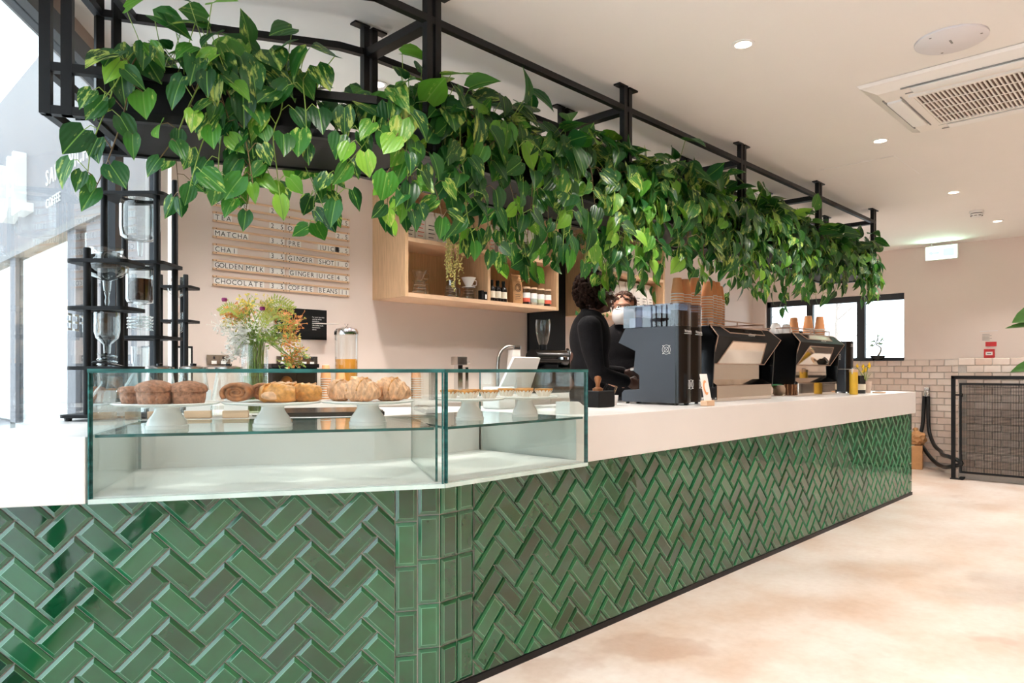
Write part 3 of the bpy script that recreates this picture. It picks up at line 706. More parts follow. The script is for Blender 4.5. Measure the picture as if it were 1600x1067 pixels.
oB = (0, -1); oA = (-.5, -.866)
def af(s, b=.18): return AF(s, b)
pothos('pothos at the far left end of the frame, trailing over the drip tower', af(.60), (.866, -.5), oA, .16, rp, 36, 10, .50, .95, (.085, .13))
pothos('pothos trailing in front of the menu rails on the short run', af(.36), (.866, -.5), oA, .18, rp, 24, 9, .48, .95, (.085, .13))
pothos('pothos filling the corner between the short and long runs', ((CF[0] + CR[0]) / 2 + .02, (FV + RV) / 2 - .02), (.95, -.3), (-.26, -.966), .12, rp, 6, 8, .42, .95, (.085, .13), ztop=2.06)
PB = [('pothos just right of the corner post with large pale marbled leaves', .30, 72, 20, .50), ('pothos above the pale wooden shelf, trailing lowest of all', .95, 84, 22, .54),
      ('pothos over the glass case end, left of the first ceiling hanger', 1.58, 88, 24, .50), ('pothos hanging above the black-clad barista', 2.22, 90, 24, .45),
      ('pothos hanging above the coffee grinders and cup stacks', 2.85, 90, 24, .46), ('pothos hanging above the nearer espresso machine', 3.5, 88, 24, .44),
      ('pothos hanging above the farther espresso machine', 4.15, 84, 22, .42), ('pothos at the far end of the frame before the window', 4.82, 84, 26, .40)]
for lb, s, nc, nv, rc in PB:
    pothos(lb, (1.76 + s, 2.345), (1, 0), oB, .36, rp, nc, nv, rc, 1.0, (.088, .145))
# ---------------------------------------------------------------- pastries in the case
ZS = ZT + .0052
def cake_stand(lb, x, y):
    t = thing('cake_stand', lb, 'cake stand', (x, y, ZS), 0, 'white cake stands in the case')
    MB().lathe([(.0, 0), (.064, 0), (.065, .010), (.061, .013), (.060, .022), (.053, .034), (.044, .046), (.038, .057), (.037, .066), (.044, .0745), (.0, .0745)], seg=32).build('pedestal', 'porcelain', t, smooth=35)
    MB().lathe([(.0, .074), (.12, .074), (.155, .078), (.163, .0835), (.160, .0855), (.13, .082), (0, .082)], seg=40).build('plate', 'porcelain', t, smooth=35)
    return t
def mkA(x, y): return A2(x, y)
SP = [mkA(-.875, .2), mkA(-.55, .2), mkA(-.235, .2), (1.835, 2.0), (2.128, 1.985)]
SL = ['white cake stand under the brown muffins at the left end of the case', 'white cake stand under the rolled buns in the middle of the case', 'white cake stand under the croissants left of the case corner', 'white cake stand with tarts just right of the case corner', 'white cake stand with tarts at the right end of the case']
for k, (p, l) in enumerate(zip(SP, SL)):
    t = cake_stand(l, *p)
    if k > 2: t.scale = (.84, .84, 1)
ZP = ZS + .0825
def pastry(name, lb, cat, sp, dx, dy, rz, grp):
    # dx to the viewer's right, dy away from the viewer, in the stand's own frame
    r = R(-45.94); x = sp[0] + dx * math.cos(r) - dy * math.sin(r); y = sp[1] + dx * math.sin(r) + dy * math.cos(r)
    return thing(name, lb, cat, (x, y, ZP), rz - 45.94, grp)
def jitter(m, amt, seed):
    rr = random.Random(seed); m.v = [(x + rr.uniform(-amt, amt), y + rr.uniform(-amt, amt), z + (rr.uniform(-amt, amt) if z > .004 else 0)) for x, y, z in m.v]; return m
# muffin cakes
for k, (dx, dy, s, lb) in enumerate(((-.095, -.01, 1.0, 'flat brown muffin cake at the far left of its stand'), (-.012, -.055, 1.12, 'large domed muffin cake in front on the left stand'), (.085, -.03, 1.08, 'domed muffin cake on the right side of the left stand'), (.02, .07, 1.0, 'brown muffin cake behind the domed one on the left stand'))):
    t = pastry('muffin', lb, 'muffin', SP[0], dx, dy, 20 * k, 'muffin cakes'); t.scale = (s * 1.12,) * 3
    jitter(MB().lathe([(0, 0), (.038, 0), (.041, .012), (.042, .03), (.040, .032), (0, .032)], seg=26), .0008, k).build('cake_base', 'muffin', t, smooth='all')
    dome = [(.040, .030), (.0455, .033), (.047, .038), (.044, .046), (.034, .053 if k else .048), (.018, .058 if k else .049), (0, .06 if k else .049)]
    jitter(MB().lathe(dome, seg=26), .0012, k + 9).build('cake_top', 'muffin', t, smooth='all')
# rolled buns: coil of dough
def coil_bun(t, r=.045, l=.10, turns=2.6, mt='pastry_brown'):
    n = 44; pts = []
    prof = []
    for i in range(n + 1):
        a = turns * 2 * math.pi * i / n; rr_ = .007 + (r - .007) * i / n
        prof.append((rr_ * math.cos(a) * 1.25, r * .92 + rr_ * math.sin(a) * .82))
    m = MB(); vs = []; fs = []; w = .0075
    for i, (px, pz) in enumerate(prof):
        d = Vector((px, pz - r * .92)); d = d.normalized() if d.length > 0 else Vector((1, 0))
        for y, q in ((-l / 2, -w), (-l / 2 - .006, 0), (-l / 2, w), (l / 2, w), (l / 2, -w)):
            vs.append((px + d.x * q, y * (1 - .15 * (1 - i / n)), max(0.0, pz + d.y * q)))
    for i in range(n):
        for k in range(5):
            k2 = (k + 1) % 5; fs.append((i * 5 + k, i * 5 + k2, (i + 1) * 5 + k2, (i + 1) * 5 + k))
    m.add(vs, fs).build('dough_coil', mt, t, smooth='all')
    MB().ell((0, 0, r * .9), (r * 1.1, l * .46, r * .72)).build('dough_core', mt, t, smooth='all')
t = pastry('rolled_bun', 'spiral rolled bun showing its coil at the left of the middle stand', 'bun', SP[1], -.095, -.05, 8, 'buns on the middle stand'); coil_bun(t, .036, .09)
t = pastry('rolled_bun', 'spiral rolled bun half hidden behind the front coil', 'bun', SP[1], -.05, .05, 20, 'buns on the middle stand'); coil_bun(t, .034, .08)
def roll(t, L=.13, r=.034, mt='pastry_gold', cut=True):
    m = MB(); n = 9; pts = []; rs = []
    for i in range(n + 1):
        f = i / n; pts.append((-L / 2 + L * f, .006 * math.sin(f * 6), r * .9)); rs.append(r * (.72 + .34 * math.sin(math.pi * f) ** .6) * (1 + .05 * math.sin(i * 2.1)))
    m.tube(pts, rs, 14); m.v = [(x, y, max(0, z * .95)) for x, y, z in m.v]; m.build('crust', mt, t, smooth=70)
    for k in range(4):
        x = -L / 2 + L * (k + 1) / 5.2
        MB().tube([(x - .006, -r * .9, r * .9), (x, -r * .45, r * 1.72), (x + .008, r * .3, r * 1.82)], .0035, 6).build('fold', mt, t, smooth=True)
    if cut: MB().ell((-.01, -r * .86, r * .7), (L * .3, .009, r * .42)).build('crumb_face', 'pastry_pale', t, smooth='all')
t = pastry('pain_roll', 'golden flaky roll with a pale cut face in the middle stand front', 'bun', SP[1], .035, -.055, -3, 'buns on the middle stand'); roll(t, .12)
t = pastry('pain_roll', 'flaky golden roll at the right edge of the middle stand', 'bun', SP[1], .105, .0, 10, 'buns on the middle stand'); roll(t, .11, cut=False)
t = pastry('pain_roll', 'brown flaky roll behind on the middle stand', 'bun', SP[1], .02, .05, 5, 'buns on the middle stand'); roll(t, .12, .036, 'pastry_pale', False)
def croissant(t, s=1.0, mt='pastry_pale'):
    m = MB(); n = 17; pts = []; rs = []
    for i in range(n + 1):
        f = i / n; a = math.pi * (.12 + .76 * f); x = -.062 * math.cos(a) * s; y = -.03 * math.sin(a) * s + .018
        e = math.sin(math.pi * f) ** .7; r = (.008 + .029 * e) * s * (1 + .10 * (1 if i % 2 else -1) * e)
        pts.append((x, y, .034 * s * (.35 + .65 * e))); rs.append(r)
    m.tube(pts, rs, 14); m.v = [(x, y, max(0, z)) for x, y, z in m.v]; m.build('crust', mt, t, smooth=22)
    for i in range(2, n - 1, 3):
        p = Vector(pts[i]); MB().tube([p + Vector((0, -rs[i] * .95, .0)), p + Vector((.004, -rs[i] * .6, rs[i] * .78)), p + Vector((.008, .0, rs[i] * 1.02))], .0028 * s, 6).build('layer_ridge', 'pastry_gold' if i % 2 else mt, t, smooth=True)
for dx, dy, rz, s, lb in ((-.085, .0, -55, 1.05, 'croissant seen end-on at the left of the croissant stand'), (.0, -.055, -38, 1.15, 'pale layered croissant in the front middle of its stand'), (.09, -.01, -30, 1.15, 'croissant at the right edge of the croissant stand')):
    croissant(pastry('croissant', lb, 'croissant', SP[2], dx, dy, rz, 'croissants on one stand'), s)
# custard tarts in paper cases
def tart(lb, sp, dx, dy, k):
    t = pastry('custard_tart', lb, 'tart', sp, dx, dy, 25 * k, 'custard tarts on two stands')
    m = MB(); seg = 28; vs = []; fs = []; pr = [(.022, 0), (.036, .026)]
    for j, (r, z) in enumerate(pr):
        for q in range(seg):
            a = 2 * math.pi * q / seg; rr_ = r * (1 + (.05 if q % 2 else -.05) * (1 if j else .5)); vs.append((rr_ * math.cos(a), rr_ * math.sin(a), z))
    fs = [(q, (q + 1) % seg, seg + (q + 1) % seg, seg + q) for q in range(seg)] + [tuple(range(seg))[::-1]]
    m.add(vs, fs).build('paper_case', 'paper_case', t)
    jitter(MB().lathe([(.026, .012), (.037, .027), (.037, .032), (.033, .033), (.028, .030)], seg=22), .0007, k).build('crust', 'pastry_gold', t, smooth='all')
    MB().lathe([(.029, .029), (.02, .0325), (0, .0335)], seg=20).build('custard', 'custard', t, smooth='all')
TL = [['tart at the left of the first tart stand', 'front tart on the first tart stand', 'tart at the right of the first tart stand', 'tart at the back of the first tart stand'], ['tart at the left of the right-hand tart stand', 'front tart on the right-hand tart stand', 'tart at the right of the right-hand tart stand', 'tart at the back of the right-hand tart stand']]
for j in (0, 1):
    for k, (dx, dy) in enumerate(((-.075, -.01), (-.005, -.072), (.075, -.015), (.0, .065))):
        tart('small custard ' + TL[j][k], SP[3 + j], dx, dy, k + j)
# ---------------------------------------------------------------- things standing on the short worktop behind the case
def flask(lb, x, y):
    t = thing('lidded_flask', lb, 'glass jar', (x, y, ZT + .0005), 0, 'conical glass jars with steel lids')
    MB().lathe([(0, 0), (.075, 0), (.078, .006), (.062, .11), (.05, .185), (.05, .195)], seg=28).build('glass_body', 'jar_glass', t, smooth=35)
    MB().lathe([(.0, .196), (.05, .196), (.056, .2), (.056, .207), (.03, .213), (.0, .213)], seg=28).build('steel_lid', 'steel', t, smooth=35)
    MB().lathe([(0, .213), (.012, .213), (.013, .222), (0, .224)], seg=14).build('lid_knob', 'black_gloss', t, smooth=35)
for px, lb in ((-1.035, 'conical glass jar with steel lid nearest the drip towers'), (-.905, 'middle conical glass jar with steel lid'), (-.765, 'conical glass jar with steel lid beside the flower vase')): flask(lb, *A2(px, .95))
def card_stand(lb, x, y, rz, w_=.1, h_=.09, art=False, z=ZT):
    t = thing('price_card', lb, 'sign card', (x, y, z + .0005), rz, 'price cards on wooden blocks')
    MB().rbox(-w_ / 2, w_ / 2, -.02, .02, 0, .03, .003).build('wood_block', 'wood_pale', t)
    m = MB(); m.extr([(-w_ * .46, -.004, .024), (w_ * .46, -.004, .024), (w_ * .46, .026, .024 + h_), (-w_ * .46, .026, .024 + h_)], (0, .0015, 0)); m.build('card', 'white_card', t)
    if art: ring_art(t, w_, h_)
    return t
def ring_art(t, w_, h_):
    m = MB(); n = 20; cz = .024 + h_ * .62; vs = []; fs = []
    for i in range(n + 1):
        a = R(50 + 290 * i / n)
        for rr_ in (.021, .031):
            x = rr_ * math.cos(a) * .8; z = cz + rr_ * math.sin(a); y = -.004 + .03 * (z - .024) / h_ - .0012; vs.append((x, y, z))
    for i in range(n): fs.append((2 * i, 2 * i + 1, 2 * i + 3, 2 * i + 2))
    m.add(vs, [f[::-1] for f in fs]).build('printed_swirl', 'charity_orange', t)
for px, py, lb in ((-1.0, .80, 'white price card on a pale block before the left glass jar'), (-.865, .80, 'white price card on a pale block before the middle glass jar'), (-.72, .78, 'white price card on a pale block below the flower vase')): card_stand(lb, *A2(px, py), -30)
def orange_cup_mesh():
    m = MB(); m.lathe([(0, .108), (.026, .108), (.0275, .104), (.041, .004)], seg=22, mi=0); m.lathe([(.0405, 0), (.0435, .001), (.0435, .006), (.041, .0065)], seg=22, mi=1); m.lathe([(.0262, .1075), (.0255, .11), (.022, .1085)], seg=22, mi=1)
    return m.mesh('paper_cup', ['orange_cup', 'cup_white'], smooth=30)
CUP = orange_cup_mesh()
def cup_stack(lb, x, y, z, n, grp, s=1.0, pitch=.018, lettering=True):
    for k in range(n):
        o = put('paper_cup', CUP, None, (x, y, z + k * pitch * s), (0, 0, R(37 * k)), s); tag(o, lb, 'paper cup', grp)
# black hob plate and juice squeezer, cups, dispenser on the surfaces behind
hb = thing('hob_plate', 'flat black induction plate lying behind the pastry case', 'hob', A2(-.34, .96) + (ZT + .0005,), -30)
MB().rbox(-.22, .22, -.2, .2, 0, .018, .004).build('glass_top', 'black_gloss', hb); MB().rbox(.16, .215, -.19, .19, .0181, .024, .002).build('control_strip', 'steel', hb); MB().lathe([(.012, .024), (.012, .03), (0, .03)], (.187, -.1, 0), 14).build('dial', 'black_steel', hb)
# vase of flowers
vx, vy = A2(-.655, .9)
va = thing('flower_vase', 'clear glass cylinder vase of water and green stems', 'vase', (vx, vy, ZT + .0005))
MB().lathe([(0, 0), (.052, 0), (.054, .01), (.054, .30)], seg=30).build('glass_body', 'jar_glass', va, smooth=40)
MB().lathe([(0, .012), (.048, .012), (.048, .17), (0, .17)], seg=24).build('water', glass('water', '#e3ebd9', .05, .5, 2.5), va, smooth=40)
fb = thing('flower_bouquet', 'wild bouquet of cream, yellow, orange and white sprigs in the glass vase', 'flowers', (vx, vy, ZT + .02))
rf = random.Random(5)
cr, cu_ = Vector((.6954, -.7186, 0)), Vector((.7186, .6954, 0))
for k in range(54):
    a = rf.uniform(-1, 1); d = rf.uniform(-.7, .7); h = rf.uniform(.27, .47) - .07 * abs(a)
    end = cr * (a * .15 + (.03 if a > 0 else 0)) + cu_ * d * .1 + Vector((0, 0, h)); base = cr * rf.uniform(-.03, .03) + cu_ * rf.uniform(-.03, .03)
    mid = base + Vector((0, 0, .27)) + (end - base) * .12
    MB().tube(smooth_curve([base, mid, end], 5), .0018, 5).build('stem', 'stem_green', fb)
    kind = ('flower_white' if (a < .25 and h < .38) else rf.choice(['flower_yellow', 'flower_orange', 'flower_yellow', 'leaf_small', 'fern', 'flower_orange']))
    m = MB()
    for j in range(30):
        p = end + Vector((rf.gauss(0, .022), rf.gauss(0, .022), rf.gauss(0, .024))); q = rf.uniform(.004, .0105)
        m.tube([end + (p - end) * .2, p], .0008, 3, cap=False)
        for w_ in range(2):
            d1 = Vector((rf.gauss(0, 1), rf.gauss(0, 1), rf.gauss(0, 1))).normalized(); d2 = d1.orthogonal().normalized(); m.add([p - d1 * q, p + d2 * q * .6, p + d1 * q, p - d2 * q * .6], [(0, 1, 2, 3)])
    m.build('flower_cluster', kind, fb)
for a, d, h in ((-.11, -.05, .47), (.06, -.08, .43)):
    m = MB(); p = cr * a + cu_ * d + Vector((0, 0, h))
    for j in range(16):
        an = 2 * math.pi * j / 16; m.ell(p + Vector((math.cos(an) * .007, math.sin(an) * .007, .003 * (j % 2))), (.005, .005, .007), 6, 5)
    m.build('purple_bloom', 'flower_purple', fb, smooth='all')
for k, (a0, a1, z0, z1) in enumerate(((.04, .17, .40, .45), (.05, .18, .38, .43), (.05, .16, .36, .39), (-.04, -.13, .40, .42))):
    cv = smooth_curve([cr * a0 * .3 + Vector((0, 0, .3)), cr * a0 + cu_ * -.05 + Vector((0, 0, z0)), cr * (a0 + a1) / 2 + cu_ * -.06 + Vector((0, 0, max(z0, z1) + .02)), cr * a1 + cu_ * -.05 + Vector((0, 0, z1))], 8)
    m = MB(); m.tube(cv, .0013, 4)
    for j in range(8, len(cv)):
        t_ = (cv[j] - cv[j - 1]).normalized(); sd = t_.cross(cu_).normalized(); l = .024 * (1 - .6 * abs(j - len(cv) * .6) / len(cv))
        for s in (-1, 1): m.add([cv[j], cv[j] + sd * s * l * .5 + t_ * .007, cv[j] + sd * s * l + t_ * .009, cv[j] + sd * s * l * .5 - t_ * .001], [(0, 1, 2, 3)])
    m.build('fern_frond', 'fern', fb)
# ---------------------------------------------------------------- drip coffee towers
def ring_plate(w_, d_, th, hole=0):
    pts = []
    for cx, cy, a0 in ((w_ / 2 - .03, d_ / 2 - .03, 0), (-w_ / 2 + .03, d_ / 2 - .03, 90), (-w_ / 2 + .03, -d_ / 2 + .03, 180), (w_ / 2 - .03, -d_ / 2 + .03, 270)):
        for k in range(6): a = R(a0 + 18 * k); pts.append((cx + .03 * math.cos(a), cy + .03 * math.sin(a)))
    n = len(pts); vs = []; fs = []
    hp = [(hole * math.cos(R(15 * k + 0) + .0), hole * math.sin(R(15 * k))) for k in range(24)]
    m = MB()
    if hole:
        # bridge outline to hole by angle
        for z in (0, th):
            vs += [(x, y, z) for x, y in pts] + [(x, y, z) for x, y in hp]
        N2 = n + 24
        ang = lambda p: math.atan2(p[1], p[0]) % (2 * math.pi)
        order = sorted(range(n), key=lambda i: ang(pts[i])); hol = sorted(range(24), key=lambda i: ang(hp[i]))
        for i in range(24):
            a, b = order[i], order[(i + 1) % 24]; c, d = n + hol[(i + 1) % 24], n + hol[i]
            fs.append((a, b, c, d)[::-1]); fs.append((a + N2, b + N2, c + N2, d + N2)); fs.append((a, b, b + N2, a + N2)); fs.append((d, c, c + N2, d + N2)[::-1])
        m.add(vs, fs)
    else: m.prism(pts, 0, th)
    return m
def tower(lb, loc, rz, w_, d_, zs, ztop, posts, big=True):
    t = thing('drip_tower', lb, 'coffee tower', loc, rz, 'black cold drip coffee towers')
    b = ring_plate(w_ * 1.12, d_ * 1.25, .012); b.v = [(x, y, z + .012) for x, y, z in b.v]; b.build('base_plate', 'black_matt', t)
    for sx in (-1, 1):
        for sy in (-1, 1): MB().lathe([(.012, 0), (.014, .012)], (sx * w_ * .45, sy * d_ * .45, 0), 12).build('foot', 'rubber', t)
    for z in zs:
        q = ring_plate(w_, d_, .014, min(w_, d_) * .33); q.v = [(x, y, zz + z) for x, y, zz in q.v]; q.build('shelf_plate', 'black_matt', t)
    for px, py in posts: MB().lathe([(.0135, .024), (.0135, ztop), (.012, ztop + .004), (0, ztop + .004)], (px, py, 0), 16).build('post', 'black_matt', t, smooth=40)
    return t
# front tower
t1 = tower('front drip coffee tower with a glass bulb, beside the shop window', (.90, 3.085, ZT + .0005), -45.94, .235, .17, (.195, .425, .607), .66, [(-.038, -.068), (.018, .062), (-.09, .062)])
def vessel(t, name, prof, m_='jar_glass', seg=24): return MB().shell(prof, seg=seg).build(name, m_, t, smooth=50)
vessel(t1, 'top_bulb', [(.0, .50), (.012, .505), (.016, .545), (.055, .562), (.075, .585), (.078, .615), (.066, .64), (.055, .65), (.056, .668), (.06, .672)])
vessel(t1, 'drip_valve', [(.006, .45), (.009, .465), (.006, .48), (.011, .50)])
vessel(t1, 'brew_cylinder', [(.012, .26), (.014, .295), (.04, .32), (.046, .345), (.046, .43)])
MB().tube([(math.cos(a * .5) * .034, math.sin(a * .5) * .034, .16 + a * .0017) for a in range(0, 58)], .004, 6).build('glass_coil', 'jar_glass', t1, smooth=True)
vessel(t1, 'carafe', [(.0, .026), (.055, .026), (.07, .045), (.068, .075), (.04, .12), (.022, .14), (.022, .165), (.026, .17)])
MB().tube(smooth_curve([(-.06, -.02, .20), (-.03, -.04, .225), (.02, -.03, .22), (.05, .02, .21)], 5), .004, 6).build('black_tubing', 'rubber', t1)
# tall tower with coffee in its cylinder
t2 = tower('tall drip coffee tower with dark coffee in its glass cylinder', (1.125, 3.40, ZT + .0005), -45.94, .30, .22, (.33, .655, .955), 1.06, [(-.115, -.08), (.115, -.08), (-.115, .085), (.115, .085)])
vessel(t2, 'water_globe', [(.0, .70), (.008, .705), (.012, .74), (.012, .765), (.06, .775), (.078, .79), (.083, .83), (.083, .93), (.076, .965), (.055, .98), (.05, .985)])
vessel(t2, 'brew_cylinder', [(.008, .44), (.012, .475), (.014, .485), (.052, .495), (.058, .51), (.058, .655)])
MB().lathe([(0, .503), (.05, .503), (.052, .515), (.052, .60), (0, .60)], seg=24).build('coffee', 'coffee', t2, smooth=40)
vessel(t2, 'drip_valve', [(.004, .35), (.006, .40), (.010, .42), (.008, .44)])
MB().tube([(math.cos(a * .5) * .05, math.sin(a * .5) * .05, .375 + a * .0011) for a in range(0, 55)], .005, 6).build('glass_coil', 'jar_glass', t2, smooth=True)
vessel(t2, 'carafe', [(.0, .026), (.07, .026), (.085, .05), (.08, .09), (.045, .16), (.032, .18), (.032, .22), (.036, .225)])
vessel(t2, 'measuring_glass', [(.0, .225), (.036, .225), (.038, .30)])
t3 = tower('small drip coffee tower standing on the rear counter by the pink wall', (1.56, 4.12, .9405), -45.94, .2, .16, (.46, .65), .72, [(-.07, -.055), (.07, -.055), (.0, .06)])
vessel(t3, 'top_bulb', [(.008, .56), (.01, .6), (.05, .63), (.056, .66), (.045, .69), (.04, .72)])
vessel(t3, 'brew_cylinder', [(.008, .36), (.012, .40), (.035, .42), (.036, .52)])
vessel(t3, 'carafe', [(0, .026), (.05, .026), (.06, .06), (.03, .13), (.02, .17)])
# ---------------------------------------------------------------- rear counter and wall
rc = thing('rear_counter', 'white rear counter running along the pink back wall', 'counter', (1.6, 4.2, 0))
MB().prism([(1.30, 3.9), (8.9, 3.9), (8.9, WB - .004), (1.72, WB - .004)], .90, .94).build('top', 'worktop', rc, world=True)
for k in range(10): MB().box(1.72 + k * .71, 1.72 + k * .71 + .70, 3.95, WB - .004, .08, .899).build('cabinet_body', 'white_paint', rc, world=True)
ZK = .9405
def onwall(o): return o
# menu letter rails
ROWS = [('COFFEE', '2.5', None, None, '.5'), ('TEA', '2.5', 'O', None, '2.5'), ('MATCHA', '3.5', 'PRE', 'JUICE', '4.5'), ('CHAI', '3.5', 'GINGER', 'SHOT', '1.0'), ('GOLDEN MYLK', '3.5', 'GINGERJUICE', None, '4.5'), ('CHOCOLATE', '3.5', 'COFFEE', 'BEANS', '11')]
def menu_rail(lb, u0, z, words):
    t = thing('menu_rail', lb, 'menu rail', (u0, WB, z), 0, 'wooden menu letter rails')
    W_ = .499
    MB().rbox(0, W_, -.016, -.001, 0, .013, .002).build('rail', 'wood_pale', t); MB().rbox(0, W_, -.016, -.001, .053, .066, .002).build('rail', 'wood_pale', t)
    MB().box(0, W_, -.005, -.001, .013, .053).build('backing_strip', 'wall_paint', t)
    for x in (.02, W_ - .02):
        for z_ in (.0065, .0595): MB().tube([(x, -.016, z_), (x, -.0185, z_)], .003, 8).build('screw', 'ink', t)
    for wd, x, pt in words:
        n = len(wd); cd = MB().box(x - .003, x + pt * n + .003, -.0095, -.007, .0105, .0555).build('letter_card', 'white_card', t)
        m = MB(); word(m, wd, (x, -.0099, .0165), (1, 0, 0), (0, 0, 1), .033, pitch=pt); m.build('lettering', 'ink', cd)
for r, (a, p, b, c, q) in enumerate(ROWS):
    z = 2.174 - r * .1008; ps = .031 if len(a) > 9 else .0355
    wl = [(w_, x, ps) for w_, x in ((a.split(' ')[0], .012), (a.split(' ')[1], .012 + ps * 6 + .02)) ] if ' ' in a else [(a, .012, .0365)]
    wl.append((p, .385, .034))
    menu_rail('wooden letter rail reading %s %s' % (a, p), 1.906, z, wl)
    wr = []
    if b: wr.append((b, .012 if len(b) < 9 else .024, .032))
    if c: wr.append((c, .245, .032))
    wr.append((q, .499 - .034 * len(q) - .008, .034))
    menu_rail('wooden letter rail at the right reading %s %s' % (((b or '') + ' ' + (c or '')).strip() or 'only a price,', q), 2.408, z, wr)
# charity poster
ps = thing('wall_poster', 'black charity poster with an orange disc on the pink wall', 'poster', (2.323, WB, 1.35))
MB().box(0, .40, -.006, -.001, 0, .212).build('board', 'black_matt', ps); MB().box(.02, .10, -.0068, -.006, .005, .04).build('photo_strip', 'facade_dark', ps)
MB().box(.10, .275, -.0075, -.006, .075, .155).build('white_panel', 'white_card', ps)
MB().lathe([(0, 0), (.033, 0), (.033, .0006), (0, .0006)], seg=30).build('orange_disc', 'charity_orange', ps); d_ = ps.children[-1]; d_.rotation_euler = (R(90), 0, 0); d_.location = (.138, -.0076, .115)
m = MB(); word(m, 'centre', (.117, -.0088, .118), (1, 0, 0), (0, 0, 1), .009); word(m, 'point', (.119, -.0088, .105), (1, 0, 0), (0, 0, 1), .009); m.build('disc_lettering', 'ink_white', ps)
m = MB()
for i, s in enumerate(('give homeless', 'young people', 'a future')): word(m, s, (.176, -.008, .13 - i * .015), (1, 0, 0), (0, 0, 1), .0085)
m.build('panel_lettering', 'ink', ps)
m = MB()
for i, s in enumerate(('For every hot drink', 'sold, 10p will be', 'donated to', 'Centrepoint, the', 'UKs leading youth', 'homelessness', 'charity')): word(m, s, (.285, -.0066, .155 - i * .0145), (1, 0, 0), (0, 0, 1), .0085, gap=.1)
m.build('side_lettering', 'ink_white', ps)
# sockets and switch
def socket(lb, u0, w_, double):
    t = thing('wall_socket', lb, 'socket', (u0, WB, 1.165), 0, 'steel wall plates')
    MB().rbox(0, w_, -.01, -.001, 0, .068, .003).build('plate', 'steel', t)
    for x in ((.3, .7) if double else (.5,)):
        MB().box(w_ * x - .016, w_ * x + .016, -.0115, -.01, .01, .03).build('socket_insert', 'white_card', t)
        MB().box(w_ * x - .006, w_ * x + .006, -.0125, -.01, .042, .058).build('rocker', 'ink' if double else 'white_card', t)
socket('double steel wall socket behind the left glass jars', 1.87, .15, True); socket('single steel wall plate left of the double socket by the poster', 2.338, .088, False); socket('double steel wall socket below the charity poster', 2.5, .148, True)
pf = thing('picture_frame', 'small black framed certificate by the drip tower', 'picture frame', (1.70, 4.40, ZK), 0)
MB().box(-.05, .05, -.012, 0, 0, .34).build('frame', 'black_matt', pf); MB().box(-.038, .038, -.0135, -.012, .012, .328).build('print', 'white_card', pf)
# orange juicer, cups and juice dispenser
ju = thing('orange_juicer', 'black open-fronted juicer filled with oranges on the rear counter', 'juicer', (2.21, 4.12, ZK))
MB().box(-.15, .15, .1, .13, 0, .23).build('back_panel', 'black_matt', ju); MB().box(-.15, -.135, -.13, .1, 0, .23).build('side_panel', 'black_matt', ju); MB().box(.135, .15, -.13, .1, 0, .23).build('side_panel', 'black_matt', ju)
MB().rbox(-.16, .16, -.14, .14, .21, .235, .004).build('lid', 'black_gloss', ju); MB().box(-.15, .15, -.13, .13, 0, .02).build('base', 'black_matt', ju)
for j in range(9): MB().tube([(-.12 + .03 * j, -.13, .02), (-.12 + .03 * j, -.13, .085)], .002, 5).build('guard_wire', 'steel', ju)
for j, (x, y, z) in enumerate(((-.09, -.06, .058), (-.005, -.07, .058), (.085, -.06, .058), (-.05, .02, .06), (.045, .03, .06), (0, -.02, .125))):
    o = MB().ell((0, 0, 0), (.036, .036, .034)).build('orange', 'orange_fruit', None, smooth='all'); o.location = (2.21 + x, 4.12 + y, ZK + z)
    tag(o, ['orange at the left front of the juicer', 'orange in the middle front of the juicer', 'orange at the right front of the juicer', 'orange at the left back of the juicer', 'orange at the right back of the juicer', 'orange on top of the pile in the juicer'][j], 'orange', 'oranges in the juicer')
for x, y, n, lb in ((2.50, 4.12, 10, 'orange paper cup in the tall nested stack by the juice dispenser'), (2.555, 4.03, 8, 'orange paper cup in the middle stack by the juice dispenser'), (2.62, 3.97, 5, 'orange paper cup in the shortest stack by the juice dispenser')): cup_stack(lb, x, y, ZK, n, 'cups by the juice dispenser', .85)
jd = thing('juice_dispenser', 'clear juice dispenser with domed chrome lid and orange juice', 'dispenser', (2.69, 4.17, ZK))
MB().lathe([(0, 0), (.085, 0), (.085, .05), (.075, .06), (.0, .06)], seg=28).build('base', 'chrome', jd, smooth=35); MB().shell([(.077, .06), (.077, .44)], seg=28).build('cylinder', 'jar_glass', jd, smooth=True)
MB().lathe([(0, .062), (.073, .062), (.073, .27), (0, .27)], seg=28).build('juice', 'juice', jd, smooth=40)
MB().lathe([(.082, .435), (.082, .455), (.07, .475), (.03, .488), (0, .49)], seg=28).build('domed_lid', 'chrome', jd, smooth=40); MB().tube([(-.012, 0, .51), (0, 0, .49), (.012, 0, .51)], .003, 6).build('lid_knob', 'chrome', jd); MB().tube([(0, -.08, .1), (0, -.115, .1), (0, -.12, .08)], .01, 8).build('tap', 'black_gloss', jd)
